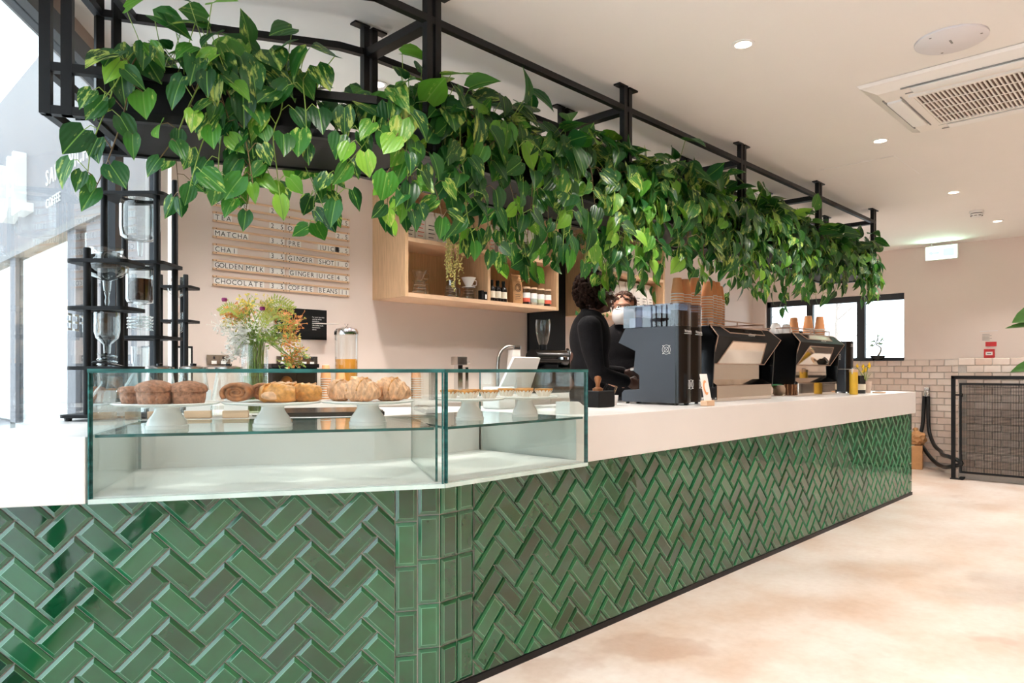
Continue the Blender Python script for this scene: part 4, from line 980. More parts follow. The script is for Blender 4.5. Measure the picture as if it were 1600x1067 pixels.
# steel tap column, arch with paper bag, rear grinder
tp = thing('water_tap', 'square steel water tap column at the rear counter', 'tap', (3.66, 4.12, ZK))
MB().rbox(-.025, .025, -.025, .025, 0, .28, .004).build('column', 'chrome', tp); MB().rbox(-.05, .05, -.05, .03, .235, .30, .006).build('head', 'steel', tp); MB().tube([(.05, -.02, .255), (.1, -.02, .255)], .008, 8).build('lever', 'chrome', tp); MB().lathe([(.07, 0), (.07, .012), (0, .012)], seg=20).build('drip_plate', 'steel', tp)
MB().rbox(.06, .09, -.02, .02, 0, .22, .004).build('column', 'chrome', tp)
ar = thing('bag_stand', 'steel arch stand holding a white paper bag', 'stand', (4.1, 4.02, ZK))
MB().tube(smooth_curve([(-.11, 0, .0), (-.11, 0, .2), (-.085, 0, .33), (0, 0, .385), (.1, 0, .385)], 7), .016, 10).build('arch', 'steel', ar, smooth=True); MB().rbox(-.14, .12, -.07, .07, 0, .012, .003).build('foot_plate', 'steel', ar); MB().rbox(.06, .14, -.02, .02, .365, .40, .005).build('clip', 'chrome', ar)
bgm = MB(); bgm.extr([(.0, -.03, .10), (.14, -.03, .10), (.12, -.03, .36), (.03, -.03, .36)], (0, .05, 0)); bgm.build('paper_bag', 'bag_white', ar)
g = thing('hopper_grinder', 'black rear grinder with a clear tapering bean hopper', 'grinder', (4.68, 4.15, ZK))
MB().rbox(-.17, .2, -.16, .16, .0, .22, .02).build('body', 'black_gloss', g); MB().tube([(-.2, -.05, .30), (.22, -.05, .30)], .075, 20).build('barrel', 'black_gloss', g, smooth=40); MB().rbox(-.1, .1, -.1, .1, .2, .36, .02).build('collar_block', 'black_steel', g)
MB().lathe([(.03, .36), (.035, .40), (.036, .42)], seg=18).build('hopper_neck', 'black_steel', g, smooth=40); MB().shell([(.036, .42), (.05, .46), (.062, .53), (.066, .60), (.062, .64)], seg=24).build('hopper', 'jar_glass', g, smooth=50)
MB().lathe([(.05, 0), (.05, .02), (.02, .03), (0, .03)], (.12, -.13, .29), 18).build('dial', 'chrome', g, smooth=40)
pm = thing('pod_machine', 'rounded black kettle beside the rear grinder', 'kettle', (5.02, 4.15, ZK))
MB().lathe([(0, 0), (.1, 0), (.105, .02), (.1, .2), (.08, .32), (.05, .37), (0, .38)], seg=24).build('body', 'black_gloss', pm, smooth=40); MB().tube(smooth_curve([(.08, 0, .33), (.15, 0, .3), (.15, 0, .14), (.1, 0, .1)], 5), .012, 8).build('handle', 'black_matt', pm, smooth=True); MB().lathe([(.015, .38), (.02, .39), (0, .40)], seg=12).build('lid_knob', 'chrome', pm)
# ---------------------------------------------------------------- wall shelves
def shelf_unit(lb, u0, u1, div):
    t = thing('wall_shelf', lb, 'shelf', (u0, WB, 1.665), 0, 'pale oak wall shelves'); L_ = u1 - u0; T_ = .03
    for z0, z1, n in ((0, T_, 'bottom_board'), (.40, .43, 'middle_board'), (.80, .83, 'top_board')): MB().box(T_, L_ - T_, -.399, -.0015, z0, z1).build(n, 'wood_pale', t)
    MB().box(0, T_, -.40, -.001, 0, .83).build('side_board', 'wood_light', t); MB().box(L_ - T_, L_, -.40, -.001, 0, .83).build('side_board', 'wood_light', t)
    for d in div: MB().box(d - u0 - .014, d - u0 + .014, -.398, -.012, T_, .80).build('divider', 'wood_light', t)
    MB().box(T_, L_ - T_, -.012, -.001, T_, .80).build('back_board', 'wood_light', t)
shelf_unit('pale oak wall shelf with drippers, bottles and jars, right of the menu', 3.117, 4.81, [3.956])
shelf_unit('pale oak wall shelf with white coffee bags behind the baristas', 5.37, 6.55, [])
bp = MB().box(4.83, 5.35, WB - .03, WB - .001, 1.0, 2.55).build('dark_recess_sheet', 'black_matt'); tag(bp, 'black wall panel between the two oak shelves', 'panel')  # flat black sheet, the shade of a recess put into its colour
Z1S, Z2S = 1.6955, 2.0955
def server(lb, u, v, top=None):
    t = thing('glass_server', lb, 'coffee server', (u, v, Z1S), 0, 'coffee servers on the oak shelf')
    MB().lathe([(0, 0), (.052, 0), (.056, .012), (.05, .05), (.04, .085), (.045, .098)], seg=22).build('glass_body', 'jar_glass', t, smooth=45)
    for z in (.02, .045, .07): MB().lathe([(.0535 - z * .12, z), (.0555 - z * .12, z + .002), (.0535 - z * .12, z + .004)], seg=22).build('glass_ring', 'chrome', t, smooth=True)
    MB().tube(smooth_curve([(.045, 0, .085), (.085, 0, .08), (.085, 0, .03), (.052, 0, .02)], 5), .006, 8).build('handle', 'jar_glass', t, smooth=True)
    if top:
        prof = [(.018, .10), (.022, .108), (.058, .175), (.06, .18)]
        MB().lathe([(.03, .098), (.055, .1), (.055, .106), (.02, .108)], seg=24).build('dripper_collar', top, t, smooth=40)
        m = MB(); m.shell(prof, seg=32); m.v = [(x * (1 + .04 * (i % 2)), y * (1 + .04 * (i % 2)), z) for i, (x, y, z) in enumerate(m.v)] if top == 'jar_glass' else m.v
        m.build('dripper_cone', top, t, smooth=60); MB().tube(smooth_curve([(.045, 0, .165), (.085, 0, .16), (.08, 0, .125), (.04, 0, .125)], 5), .005, 8).build('dripper_handle', top, t, smooth=True)
    else:
        MB().lathe([(.035, .10), (.038, .14), (.03, .15), (0, .15)], seg=20).build('steel_filter', 'steel', t, smooth=40)
server('glass server with a ribbed glass dripper at the left of the oak shelf', 3.31, 4.16, 'jar_glass'); server('glass server with a steel filter in the middle of the shelf bay', 3.655, 4.2); server('glass server with a white ceramic dripper', 3.84, 4.2, 'porcelain')
for k, (u, h, lb) in enumerate(((3.893, .075, 'taller small black box on the oak shelf'), (3.928, .068, 'shorter small black box with a white label on the oak shelf'))):
    t = thing('small_box', lb, 'box', (u, 4.11, Z1S), 0, 'small black boxes'); MB().rbox(-.014, .014, -.02, .02, 0, h, .002).build('carton', 'black_matt', t)
    MB().box(-.009, .009, -.0206, -.02, .01, .045).build('box_label', 'white_card' if k else 'ink', t)
for k in range(6):
    r_, c_ = divmod(k, 3); t = thing('brown_bottle', 'dark labelled bottle, %s of the %s row on the oak shelf' % (('left', 'middle', 'right')[c_], ('front', 'rear')[r_]), 'bottle', (4.04 + c_ * .068 + r_ * .02, 4.14 + r_ * .09, Z1S), 0, 'dark bottles on the oak shelf')
    MB().lathe([(0, 0), (.028, 0), (.03, .004), (.03, .1), (.024, .12), (.013, .13), (.013, .15)], seg=20).build('bottle_body', 'dark_bottle', t, smooth=40)
    MB().lathe([(.0305, .03), (.0305, .085)], seg=20).build('bottle_label', 'label_cream', t, smooth=True); MB().lathe([(.015, .15), (.015, .175), (0, .175)], seg=16).build('cap', 'black_gloss', t, smooth=40)
def bag(name, lb, u, v, z, w_, h_, m_, grp, mark=None, rz=0):
    t = thing(name, lb, 'bag', (u, v, z), rz, grp); d = w_ * .32; m = MB(); vs = []; fs = []
    for j, (f, dd, ww) in enumerate(((0, 1, .96), (.12, 1.05, 1), (.5, .9, 1), (.8, .55, .97), (.93, .2, .94), (1, .12, .94))):
        for sx, sy in ((-1, -1), (-.4, -1.08), (.4, -1.08), (1, -1), (1, 1), (-1, 1)): vs.append((sx * w_ / 2 * ww, sy * d * dd, f * h_))
    for j in range(5):
        for k in range(6): k2 = (k + 1) % 6; fs.append((j * 6 + k, j * 6 + k2, j * 6 + 6 + k2, j * 6 + 6 + k))
    fs += [tuple(range(6))[::-1], tuple(range(30, 36))]
    m.add(vs, fs).build('bag_body', m_, t); MB().box(-w_ * .47, w_ * .47, -d * .22, d * .22, h_ * .985, h_ * 1.03).build('rolled_top', m_, t)
    if mark == 'stamp':
        n = 24; q = MB(); y = -d * 1.1 - .001
        for r0, r1 in ((.03, .034), (.018, .021)):
            vv = []
            for i in range(n):
                a = 2 * math.pi * i / n; vv += [(r0 * math.cos(a), y, h_ * .55 + r0 * math.sin(a)), (r1 * math.cos(a), y, h_ * .55 + r1 * math.sin(a))]
            q.add(vv, [(2 * i, 2 * i + 1, (2 * i + 3) % (2 * n), (2 * i + 2) % (2 * n)) for i in range(n)])
        for i in range(4): q.box(-.03, .03 - .008 * (i % 2), y, y + .0005, h_ * .3 - i * .014, h_ * .3 - i * .014 + .004)
        q.build('printed_stamp', 'ink', t)
    elif mark: 
        q = MB(); y = -d * 1.13 - .001
        for i in range(5): q.box(-.028, .028 - .01 * (i % 2), y - .003, y, h_ * .55 - i * .03, h_ * .55 - i * .03 + .005)
        q.build('printed_lines', mark, t)
    return t
bag('kraft_bag', 'brown kraft bag with a round stamp beside the dark bottles', 4.33, 4.15, Z1S, .105, .24, 'kraft', 'kraft bags', 'stamp', -8)
for k, (u, lm, lb) in enumerate(((4.435, 'label_red', 'glass jar with red and white label left of the other jars'), (4.525, 'label_grey', 'glass jar with grey and white label'), (4.62, 'label_green', 'glass jar with green and white label'), (4.71, 'label_red', 'glass jar with red and white label at the right end of the shelf'))):
    t = thing('label_jar', lb, 'jar', (u, 4.13, Z1S), 0, 'labelled jars on the oak shelf')
    MB().lathe([(0, 0), (.036, 0), (.038, .005), (.038, .135)], seg=22).build('glass_body', 'jar_glass', t, smooth=40); MB().lathe([(0, .004), (.034, .004), (.034, .1), (0, .105)], seg=18).build('contents', 'bean' if k in (0, 3) else 'label_cream', t, smooth=40)
    MB().lathe([(.0386, .022), (.0386, .055)], seg=22).build('label_band', lm, t, smooth=True); MB().lathe([(.0387, .055), (.0387, .1)], seg=22).build('label_band', 'white_card', t, smooth=True); MB().lathe([(.039, .135), (.039, .15), (0, .152)], seg=22).build('cork_lid', 'wood_pale', t, smooth=40)
for k in range(7):
    u = 3.24 + k * .105 if k < 4 else 4.08 + (k - 4) * .13
    bag('coffee_bag', 'white coffee bag, number %s from the left on the upper oak shelf' % ('one', 'two', 'three', 'four', 'five', 'six', 'seven')[k], u, 4.22, Z2S, .095, .24, 'bag_white', 'white coffee bags', 'label_red' if k % 3 == 1 else 'ink', random.uniform(-8, 8))
for k in range(3):
    bag('coffee_bag', 'white coffee bag at the right end of the upper oak shelf, %s' % ('left of three', 'middle of three', 'right of three')[k], 4.48 + k * .105, 4.2, Z2S, .095, .25, 'bag_white', 'white coffee bags', 'ink', random.uniform(-8, 8))
for k in range(9):
    u = 5.46 + k * .118
    bag('coffee_bag', 'white coffee bag on the lower shelf behind the baristas, place %s' % 'one two three four five six seven eight nine'.split()[k], u, 4.2, Z1S, .108, .33, 'bag_white', 'white coffee bags', 'ink', random.uniform(-6, 6))
    bag('coffee_bag', 'white coffee bag on the upper shelf behind the baristas, place %s' % 'one two three four five six seven eight nine'.split()[k], u, 4.2, Z2S, .108, .30, 'bag_white', 'white coffee bags', None, random.uniform(-6, 6))
# string-of-pearls plants trailing over the shelf edges
def pearls(lb, u, v, zt, n, L, m_, seed):
    t = thing('string_of_pearls', lb, 'plant', (u, v, zt), 0, 'string of pearls plants'); r = random.Random(seed)
    MB().lathe([(0, 0), (.045, 0), (.06, .1), (.057, .1), (.05, .09), (0, .085)], seg=20).build('pot', 'porcelain', t, smooth=40)
    for k in range(n):
        a = r.uniform(-1, 1); x = a * .075; l = L * r.uniform(.45, 1) * (1 - .4 * abs(a)); y0 = -.2 - r.uniform(0, .05); cv = smooth_curve([(x * .3, 0, .1), (x * .6, -.08, .13), (x, y0, .06), (x + r.uniform(-.02, .02), y0 - .01, -l * .5), (x + r.uniform(-.04, .04), y0 - .005, -l)], 7)
        m = MB(); m.tube(cv, .001, 3)
        for p in cv[8:]:
            for q in range(2): m.ell(p + Vector((r.uniform(-.008, .008), r.uniform(-.008, .008), r.uniform(-.012, .012))), r.uniform(.004, .0065), 6, 4)
        m.build('bead_strand', m_, t, smooth='all')
pearls('pale string of pearls plant trailing down over the glass servers', 3.52, 4.24, Z2S, 16, .42, 'pearl_pale', 4)
pearls('dark green string of pearls plant trailing above the labelled jars', 4.32, 4.24, Z2S, 18, .26, 'pearl', 9)
pothos('bright green ivy-like vine hanging against the black panel behind the barista', (5.12, 4.12), (1, 0), (0, -1), .16, random.Random(8), 8, 9, .85, 1.15, (.05, .075), 0, ztop=2.3)
# ---------------------------------------------------------------- things on the long worktop
ts = thing('tamper_station', 'black tamping block with a turned wooden tamper beside the case', 'tamper stand', (3.03, 2.3, ZT + .0005))
MB().rbox(-.07, .075, -.06, .06, 0, .085, .006).build('block', 'black_matt', ts); MB().lathe([(.028, .085), (.028, .098), (.012, .105), (.011, .12), (.016, .135), (.019, .15), (.015, .162), (0, .166)], (-.01, -.01, 0), 18).build('tamper', 'bronze_tamper', ts, smooth=45)
MB().tube([(.05, 0, .085), (.055, -.02, .12)], .006, 8).build('brush', 'black_steel', ts)
bw = thing('sugar_bowl', 'small white bowl with a spoon beside the tamping block', 'bowl', (3.24, 2.36, ZT + .0005))
MB().lathe([(0, 0), (.026, 0), (.036, .03), (.038, .055), (.035, .055), (.03, .02), (0, .01)], seg=22).build('bowl_body', 'porcelain', bw, smooth=40); MB().tube([(0, 0, .03), (.03, -.01, .1)], [.004, .007], 8).build('spoon', 'chrome', bw, smooth=True)
wc = thing('card_holder', 'white wedge card holder at the right end of the pastry case', 'card holder', (2.47, 2.02, ZT + .0005))
MB().extr([(-.06, -.04, 0), (.07, -.04, 0), (.07, -.04, .02), (0, -.04, .055), (-.06, -.04, .055)], (0, .08, 0)).build('wedge', 'porcelain', wc); MB().box(-.05, .06, -.03, .03, -.0002, .004).build('foot', 'white_card', wc)
pz = thing('till_tablet', 'white till tablet leaning on its stand behind the case', 'till', (2.72, 2.60, ZT + .0005), 8)
MB().extr([(-.16, .03, .03), (.14, .03, .03), (.14, -.06, .26), (-.10, -.06, .26)], (0, .012, .004)).build('screen_back', 'white_paint', pz); MB().rbox(-.05, .05, -.05, .05, 0, .012, .003).build('foot', 'white_paint', pz); MB().box(-.02, .02, -.02, .01, .012, .16).build('neck', 'white_paint', pz)
pr = thing('receipt_printer', 'small white receipt printer under the till tablet', 'printer', (2.55, 2.56, ZT + .0005)); MB().rbox(-.06, .06, -.06, .06, 0, .11, .01).build('body', 'porcelain', pr); MB().box(-.04, .04, -.062, -.06, .08, .086).build('paper_slot', 'ink', pr)
# grinders
def emblem(t, c, xd, r, name='emblem'):
    m = MB(); xd = Vector(xd); up = Vector((0, 0, 1)); c = Vector(c)
    def P(a, b): return c + xd * a + up * b
    for rr_ in (r, r * .55): m.tube([P(rr_ * math.cos(R(20 * k)), rr_ * math.sin(R(20 * k))) for k in range(19)], .0011, 5)
    for k in range(4): a = R(90 * k + 45); m.tube([P(0, 0), P(r * math.cos(a), r * math.sin(a))], .0009, 4)
    for k in range(4): a = R(90 * k + 45); m.ell(P(r * 1.2 * math.cos(a), r * 1.2 * math.sin(a)), .0028, 8, 6)
    m.build(name, 'ink_white', t)
def grinder(lb, u, v, hopper=True):
    t = thing('coffee_grinder', lb, 'grinder', (u, v, ZT + .0005), 0, 'tall black espresso grinders'); w_ = .135; h_ = w_ / 2
    prof = [(.045, .012), (.045, .44), (.378, .437), (.425, .357), (.307, .306), (.319, .19), (.28, .165), (.28, .083), (.383, .08), (.402, .062), (.402, .02), (.39, .012)]
    MB().extr([(-h_, y, z) for y, z in prof], (w_, 0, 0)).build('body', 'grinder_grey', t)
    pts = [(h_ * math.cos(R(180 + 10 * k)), .05 + .05 * math.sin(R(180 + 10 * k))) for k in range(19)]
    MB().prism(pts, .012, .44).build('rounded_front', 'black_gloss', t, smooth=30)
    for x in (-h_ + .015, h_ - .015):
        for y in (.05, .37): MB().lathe([(.01, 0), (.01, .013)], (x, y, 0), 10).build('foot', 'rubber', t)
    MB().tube([(-.02, .30, .20), (-.02, .37, .20)], .008, 8).build('portafilter_fork', 'chrome', t); MB().lathe([(.02, 0), (.02, .012), (0, .014)], (0, .30, .225), 14).build('dose_button', 'chrome', t)
    if hopper:
        pts = [(h_ * math.cos(R(180 + 10 * k)), .05 + .05 * math.sin(R(180 + 10 * k))) for k in range(19)] + [(h_, .39), (-h_, .39)]
        hm = MB(); n = len(pts); hm.add([(x, y, .4405) for x, y in pts] + [(x, y, .56) for x, y in pts], [(i, (i + 1) % n, n + (i + 1) % n, n + i) for i in range(n)])
        hm.build('hopper', 'smoked', t, smooth=30); MB().prism(pts, .56, .568).build('hopper_lid', 'smoked', t)
        for x in (-.036, .036): MB().lathe([(0, .4415), (.026, .4415), (.027, .53), (0, .535)], (x, .06, 0), 16).build('bean_column', 'bean', t, smooth=40)
        MB().rbox(-.05, .05, .15, .21, .4415, .52, .008).build('bean_chute', 'bean', t); MB().rbox(-.055, .055, .27, .36, .4415, .50, .006).build('hopper_divider', 'hopper_plastic', t)
    m = MB(); word(m, 'Victoria', (-.045, -.0012, .405), (1, 0, 0), (0, 0, 1), .016); m.box(-.048, .03, -.0015, -.0005, .397, .399); m.build('lettering', 'ink_white', t)
    emblem(t, (.02, -.003, .115), (1, 0, 0), .026); emblem(t, (-h_ - .0015, .10, .31), (0, -1, 0), .026)
    return t
grinder('black espresso grinder nearest the pastry case, bean hopper on top', 3.52, 2.04); grinder('second black espresso grinder between the first and the espresso machine', 3.675, 2.06)
grinder('black espresso grinder beyond the farther espresso machine', 6.36, 2.12, False)
# espresso machines
def machine(lb, u, v):
    t = thing('espresso_machine', lb, 'espresso machine', (u, v, ZT + .0005), 0, 'black and steel espresso machines')
    TH, KH, BH = .41, .45, .37; yT, yK, yB = .075, .0, .085; zT, zK, zB = .475, .405, .235
    MB().rbox(-.40, .40, .13, .47, .045, .45, .01).build('body', 'black_matt', t)
    for s in (-1, 1): MB().extr([(s * .42, .05, .09), (s * .42, .5, .09), (s * .42, .5, .47), (s * .42, .08, .47), (s * .42, .03, .40)], (s * .012, 0, 0)).build('side_plate', 'black_gloss', t)
    up = [(-TH, yT, zT), (TH, yT, zT), (KH, yK, zK), (-KH, yK, zK)]; lo = [(-KH, yK, zK), (KH, yK, zK), (BH, yB, zB), (-BH, yB, zB)]
    MB().extr(up, (0, .012, .006)).build('upper_panel', 'black_satin', t); MB().extr(lo, (0, .012, -.004)).build('lower_panel', 'black_satin', t)
    m = MB(); m.tube([up[0], up[1], up[2], lo[2], lo[3], up[3], up[0]], .0042, 6).build('panel_trim', 'edge_trim', t)
    def on(pts, a, b, n, col_):
        m = MB(); m.extr([(x, yy - .004, zz) for x, yy, zz in pts], (0, .003, 0)); o = m.build(n, col_, t); MB().tube([(x, yy - .004, zz) for x, yy, zz in pts + pts[:1]], .0035, 6).build(n + '_trim', 'edge_trim', o); return o
    def L(x, f): return (x, yK + (yB - yK) * f, zK + (zB - zK) * f)
    def U(x, f): return (x, yT + (yK - yT) * f, zT + (zK - zT) * f)
    on([U(-.29, .05), U(.29, .05), U(.25, .62), U(-.25, .62)], 0, 0, 'top_inset', 'mirror_steel')
    on([L(-.24, .16), L(.24, .16), L(.31, .99), L(-.31, .99)], 0, 0, 'mirror_inset', 'mirror_steel')
    m = MB(); word(m, 'Victoria', (-.055, yK + .012 - .004, zK + .012), (1, 0, 0), (0, -.6, .8), .024, gap=.08); m.v = [(x, y - .006, z) for x, y, z in m.v]; m.build('lettering', 'ink_white', t)
    m = MB(); m.extr([(-.39, .09, .105), (.30, .09, .105), (.30, .09, .235), (-.39, .09, .235)], (0, .03, 0)); m.build('splash_back', 'mirror_steel', t)
    m = MB(); m.extr([(-.40, .03, .10), (.36, .03, .10), (.36, .09, .135), (-.40, .09, .135)], (0, .02, .0)); m.build('sloping_step', 'mirror_steel', t)
    MB().rbox(-.41, .37, .03, .3, .0, .10, .004).build('drip_base', 'mirror_steel', t)
    MB().box(-.40, .40, .09, .48, .46, .475).build('top_plate', 'steel', t)
    MB().tube([(-.39, .10, .515), (.39, .10, .515), (.39, .46, .515), (-.39, .46, .515), (-.39, .10, .515)], .005, 6).build('cup_rail', 'edge_trim', t)
    for x in (-.39, -.0, .39):
        for y in (.10, .46): MB().tube([(x, y, .475), (x, y, .515)], .005, 6).build('rail_post', 'edge_trim', t)
    for x in (-.2, .15): MB().lathe([(.035, .12), (.04, .2), (.04, .24)], (x, .55 - .06, 0), 16).build('group_head', 'chrome', t, smooth=40)
    for x in (-.38, .38): MB().lathe([(.02, 0), (.02, .05)], (x, .43, 0), 12).build('foot', 'rubber', t)
machine('nearer black and steel espresso machine with tall cup stacks', 4.44, 2.11); machine('farther black and steel espresso machine near the window', 5.68, 2.11)
ZM1 = ZT + .4755
for k, (u, v, n, lb) in enumerate(((4.10, 2.46, 13, 'first from the left'), (4.20, 2.46, 13, 'second from the left'), (4.305, 2.45, 14, 'third from the left'), (4.42, 2.42, 13, 'fourth from the left'), (4.53, 2.45, 14, 'fifth from the left'), (4.62, 2.46, 14, 'sixth from the left'), (4.72, 2.49, 13, 'rightmost'))):
    cup_stack('orange paper cup in the %s tall stack on the nearer espresso machine' % lb, u, v, ZM1, n, 'cup stacks on the nearer machine', 1.0)
for u, v, n, lb in ((5.72, 2.36, 3, 'smallest'), (5.86, 2.3, 4, 'middle'), (6.0, 2.26, 4, 'rightmost')): cup_stack('orange paper cup in the %s short stack on the farther espresso machine' % lb, u, v, ZM1, n, 'cup stacks on the farther machine', 1.0)
for k, u in enumerate((5.32, 5.42, 5.52, 5.61)):
    t = thing('ceramic_cup', 'upturned white cup on the farther machine, %s of four' % ('leftmost', 'second', 'third', 'rightmost')[k], 'cup', (u, 2.34 + .03 * (k % 2), ZM1), 0, 'white cups on the farther machine')
    MB().lathe([(.042, 0), (.044, .004), (.036, .05), (.026, .072), (.024, .078), (0, .078)], seg=22).build('cup_body', 'porcelain', t, smooth=40); MB().lathe([(.022, .078), (.022, .084), (.018, .084), (.018, .079)], seg=18).build('foot_ring', 'porcelain', t, smooth=40)
t = thing('measuring_jug', 'dark pouring scoop lying on the farther machine', 'scoop', (6.05, 2.42, ZM1)); MB().lathe([(0, 0), (.05, .0), (.07, .05), (.066, .05), (.045, .006), (0, .005)], seg=20, sx=1.4).build('bowl', 'steel', t, smooth=40); MB().tube([(.09, 0, .05), (.16, 0, .06)], .007, 8).build('handle', 'steel', t)
for k, (u, v, lb) in enumerate(((4.92, 2.28, 'ribbed wooden tumbler right of the nearer machine'), (5.04, 2.30, 'second ribbed wooden tumbler, beside the first'))):
    t = thing('wooden_tumbler', lb, 'tumbler', (u, v, ZT + .0005), 0, 'wooden tumblers'); m = MB(); m.lathe([(0, 0), (.036, 0), (.042, .06), (.040, .13), (.036, .13), (.036, .02), (0, .02)], seg=24); m.build('body', 'wood_dark', t, smooth=50)
    for q in range(8): a = q * .785; MB().tube([(.037 * math.cos(a), .037 * math.sin(a), .005), (.0425 * math.cos(a), .0425 * math.sin(a), .06), (.0405 * math.cos(a), .0405 * math.sin(a), .125)], .003, 5).build('rib', 'wood_light', t)
for k, (u, v, lb) in enumerate(((5.16, 2.34, 'pale round bowl left of the farther machine base'), (5.26, 2.42, 'pale round bowl behind the first, under a green cloth'))):
    t = thing('round_bowl', lb, 'bowl', (u, v, ZT + .0005), 0, 'pale bowls'); MB().lathe([(0, 0), (.03, 0), (.05, .025), (.052, .055), (.042, .075), (.04, .075), (.045, .05), (0, .01)], seg=22).build('bowl_body', 'terracotta_pale', t, smooth=45); MB().lathe([(.041, .074), (.043, .077), (.041, .08)], seg=22).build('rim', 'porcelain', t, smooth=True)
t = thing('green_cloth', 'folded green cloth lying on the pale bowls', 'cloth', (5.21, 2.38, ZT + .083)); m = MB(); rr_ = random.Random(2)
gv = [(-.1 + .05 * i, -.05 + .05 * j, .006 * rr_.random()) for j in range(3) for i in range(5)]; m.add(gv, [(j * 5 + i, j * 5 + i + 1, j * 5 + i + 6, j * 5 + i + 5) for j in range(2) for i in range(4)]); o = m.build('fold', mat('green_cloth', '#3f9a68', .8), t, smooth='all'); s_ = o.modifiers.new('s', 'SOLIDIFY'); s_.thickness = .006
t = card_stand('tall white card with an orange swirl before the grinders', 3.53, 1.93, 0, .085, .15)
m = MB(); n = 20; vs = []; fs = []
for i in range(n + 1):
    a = R(60 + 250 * i / n); w_ = .006 * (.3 + math.sin(math.pi * i / n))
    for rr_ in (.022 - w_, .022 + w_): z = .10 + rr_ * 1.5 * math.sin(a); vs.append((rr_ * math.cos(a), -.004 + .03 * (z - .024) / .15 - .002, z))
m.add(vs, [(2 * i + 1, 2 * i, 2 * i + 2, 2 * i + 3) for i in range(n)]).build('printed_swirl', 'orange_cup', t)
m = MB(); word(m, 'HELLO' if 0 else '', (0, 0, 0), (1, 0, 0), (0, 0, 1), .01)
yj = thing('honey_jar', 'tall yellow jar with a steel clip beyond the machines', 'jar', (6.02, 2.0, ZT + .0005)); MB().lathe([(0, 0), (.03, 0), (.032, .005), (.032, .18)], seg=22).build('filled_jar', 'yellow', yj, smooth=40); MB().lathe([(.034, .18), (.034, .2), (.0, .205)], seg=22).build('lid', 'wood_pale', yj, smooth=40); MB().tube([(-.034, 0, .165), (-.034, 0, .21), (.034, 0, .21), (.034, 0, .165)], .003, 6).build('clip', 'steel', yj)
fj = thing('amber_jar', 'dark glass candle jar with a cream label by the daffodils', 'jar', (6.36, 2.06, ZT + .0005)); MB().lathe([(0, 0), (.04, 0), (.042, .005), (.042, .11), (.03, .125), (.03, .15), (0, .15)], seg=22).build('glass', 'dark_bottle', fj, smooth=40); MB().lathe([(.0425, .03), (.0425, .08)], seg=22).build('label_band', 'label_cream', fj, smooth=True)
dp = thing('daffodil_pot', 'pale pot of yellow daffodils near the counter end', 'potted flowers', (6.62, 2.1, ZT + .0005)); MB().lathe([(0, 0), (.04, 0), (.052, .10), (.048, .10), (.04, .085), (0, .085)], seg=20).build('pot', 'terracotta_pale', dp, smooth=40)
rq = random.Random(12)
for k in range(7):
    a = rq.uniform(0, 6.28); r_ = rq.uniform(.02, .09); e = Vector((math.cos(a) * r_, math.sin(a) * r_, rq.uniform(.17, .26))); MB().tube(smooth_curve([(0, 0, .08), (e.x * .4, e.y * .4, .16), e], 4), .0025, 5).build('stem', 'stem_green', dp)
    m = MB()
    for j in range(6):
        b = j * 1.047; d1 = Vector((math.cos(b), -.5, math.sin(b))) * .028; d2 = Vector((-math.sin(b), 0, math.cos(b))) * .011; m.add([e, e + d1 * .5 + d2, e + d1, e + d1 * .5 - d2], [(0, 1, 2, 3)])
    m.tube([e, e + Vector((-.008, -.018, 0))], [.006, .011], 8); m.build('bloom', 'yellow_petal', dp)
for k in range(6): a = k * 1.05; MB().add([(0, 0, .08), (math.cos(a) * .03 - .006, math.sin(a) * .03, .15), (math.cos(a) * .07, math.sin(a) * .07, .19), (math.cos(a) * .03 + .006, math.sin(a) * .03, .15)], [(0, 1, 2, 3)]).build('blade_leaf', 'stem_green', dp)
sv = thing('serving_plate', 'small steel plate held up over the yellow jar and flowers', 'plate', (6.34, 2.2, ZT + .0005)); MB().lathe([(.03, 0), (.03, .006), (.004, .01), (.004, .2)], seg=16).build('stand', 'steel', sv); MB().lathe([(0, .2), (.11, .203), (.112, .207), (0, .205)], seg=26).build('dish', 'steel', sv, smooth=40)
wb_ = thing('wooden_coaster', 'round wooden coaster under the amber jar end of the counter', 'coaster', (6.55, 1.97, ZT + .0005)); MB().lathe([(0, 0), (.05, 0), (.052, .006), (.05, .012), (0, .012)], seg=24).build('disc', 'wood_pale', wb_, smooth=40); MB().lathe([(.03, .0121), (.03, .014), (.026, .014), (.026, .0121)], seg=20).build('groove_ring', 'wood_dark', wb_)
# ---------------------------------------------------------------- ceiling fittings
ac = thing('air_conditioner', 'square white ceiling air conditioner with a brown-looking slatted grille', 'air conditioner', (4.345, .795, ZC - .045))
m = MB(); o_, i_ = .475, .40
vs = [(s * o_, t_ * o_, .043) for s, t_ in ((-1, -1), (1, -1), (1, 1), (-1, 1))] + [(s * (o_ - .01), t_ * (o_ - .01), .028) for s, t_ in ((-1, -1), (1, -1), (1, 1), (-1, 1))] + [(s * i_, t_ * i_, .0) for s, t_ in ((-1, -1), (1, -1), (1, 1), (-1, 1))]
fs = [(4 * r + k, 4 * r + 4 + k, 4 * r + 4 + (k + 1) % 4, 4 * r + (k + 1) % 4) for r in (0, 1) for k in range(4)] + [(8, 11, 10, 9)]
m.add(vs, [f[::-1] for f in fs]).build('panel', 'ac_white', ac)
for k in range(4):
    M = Matrix.Rotation(R(90 * k), 4, 'Z'); q = MB(); q.M = M; q.rbox(-.25, .25, -.40, -.325, -.012, .004, .012).build('air_flap', 'smoke_white', ac, smooth=30)
    q = MB(); q.M = M; q.box(-.29, .29, -.408, -.400, -.004, .002).build('air_slot', 'facade_dark', ac)
    q = MB(); q.M = M; q.box(-.29, .29, -.324, -.318, -.004, .002).build('air_slot', 'facade_dark', ac)
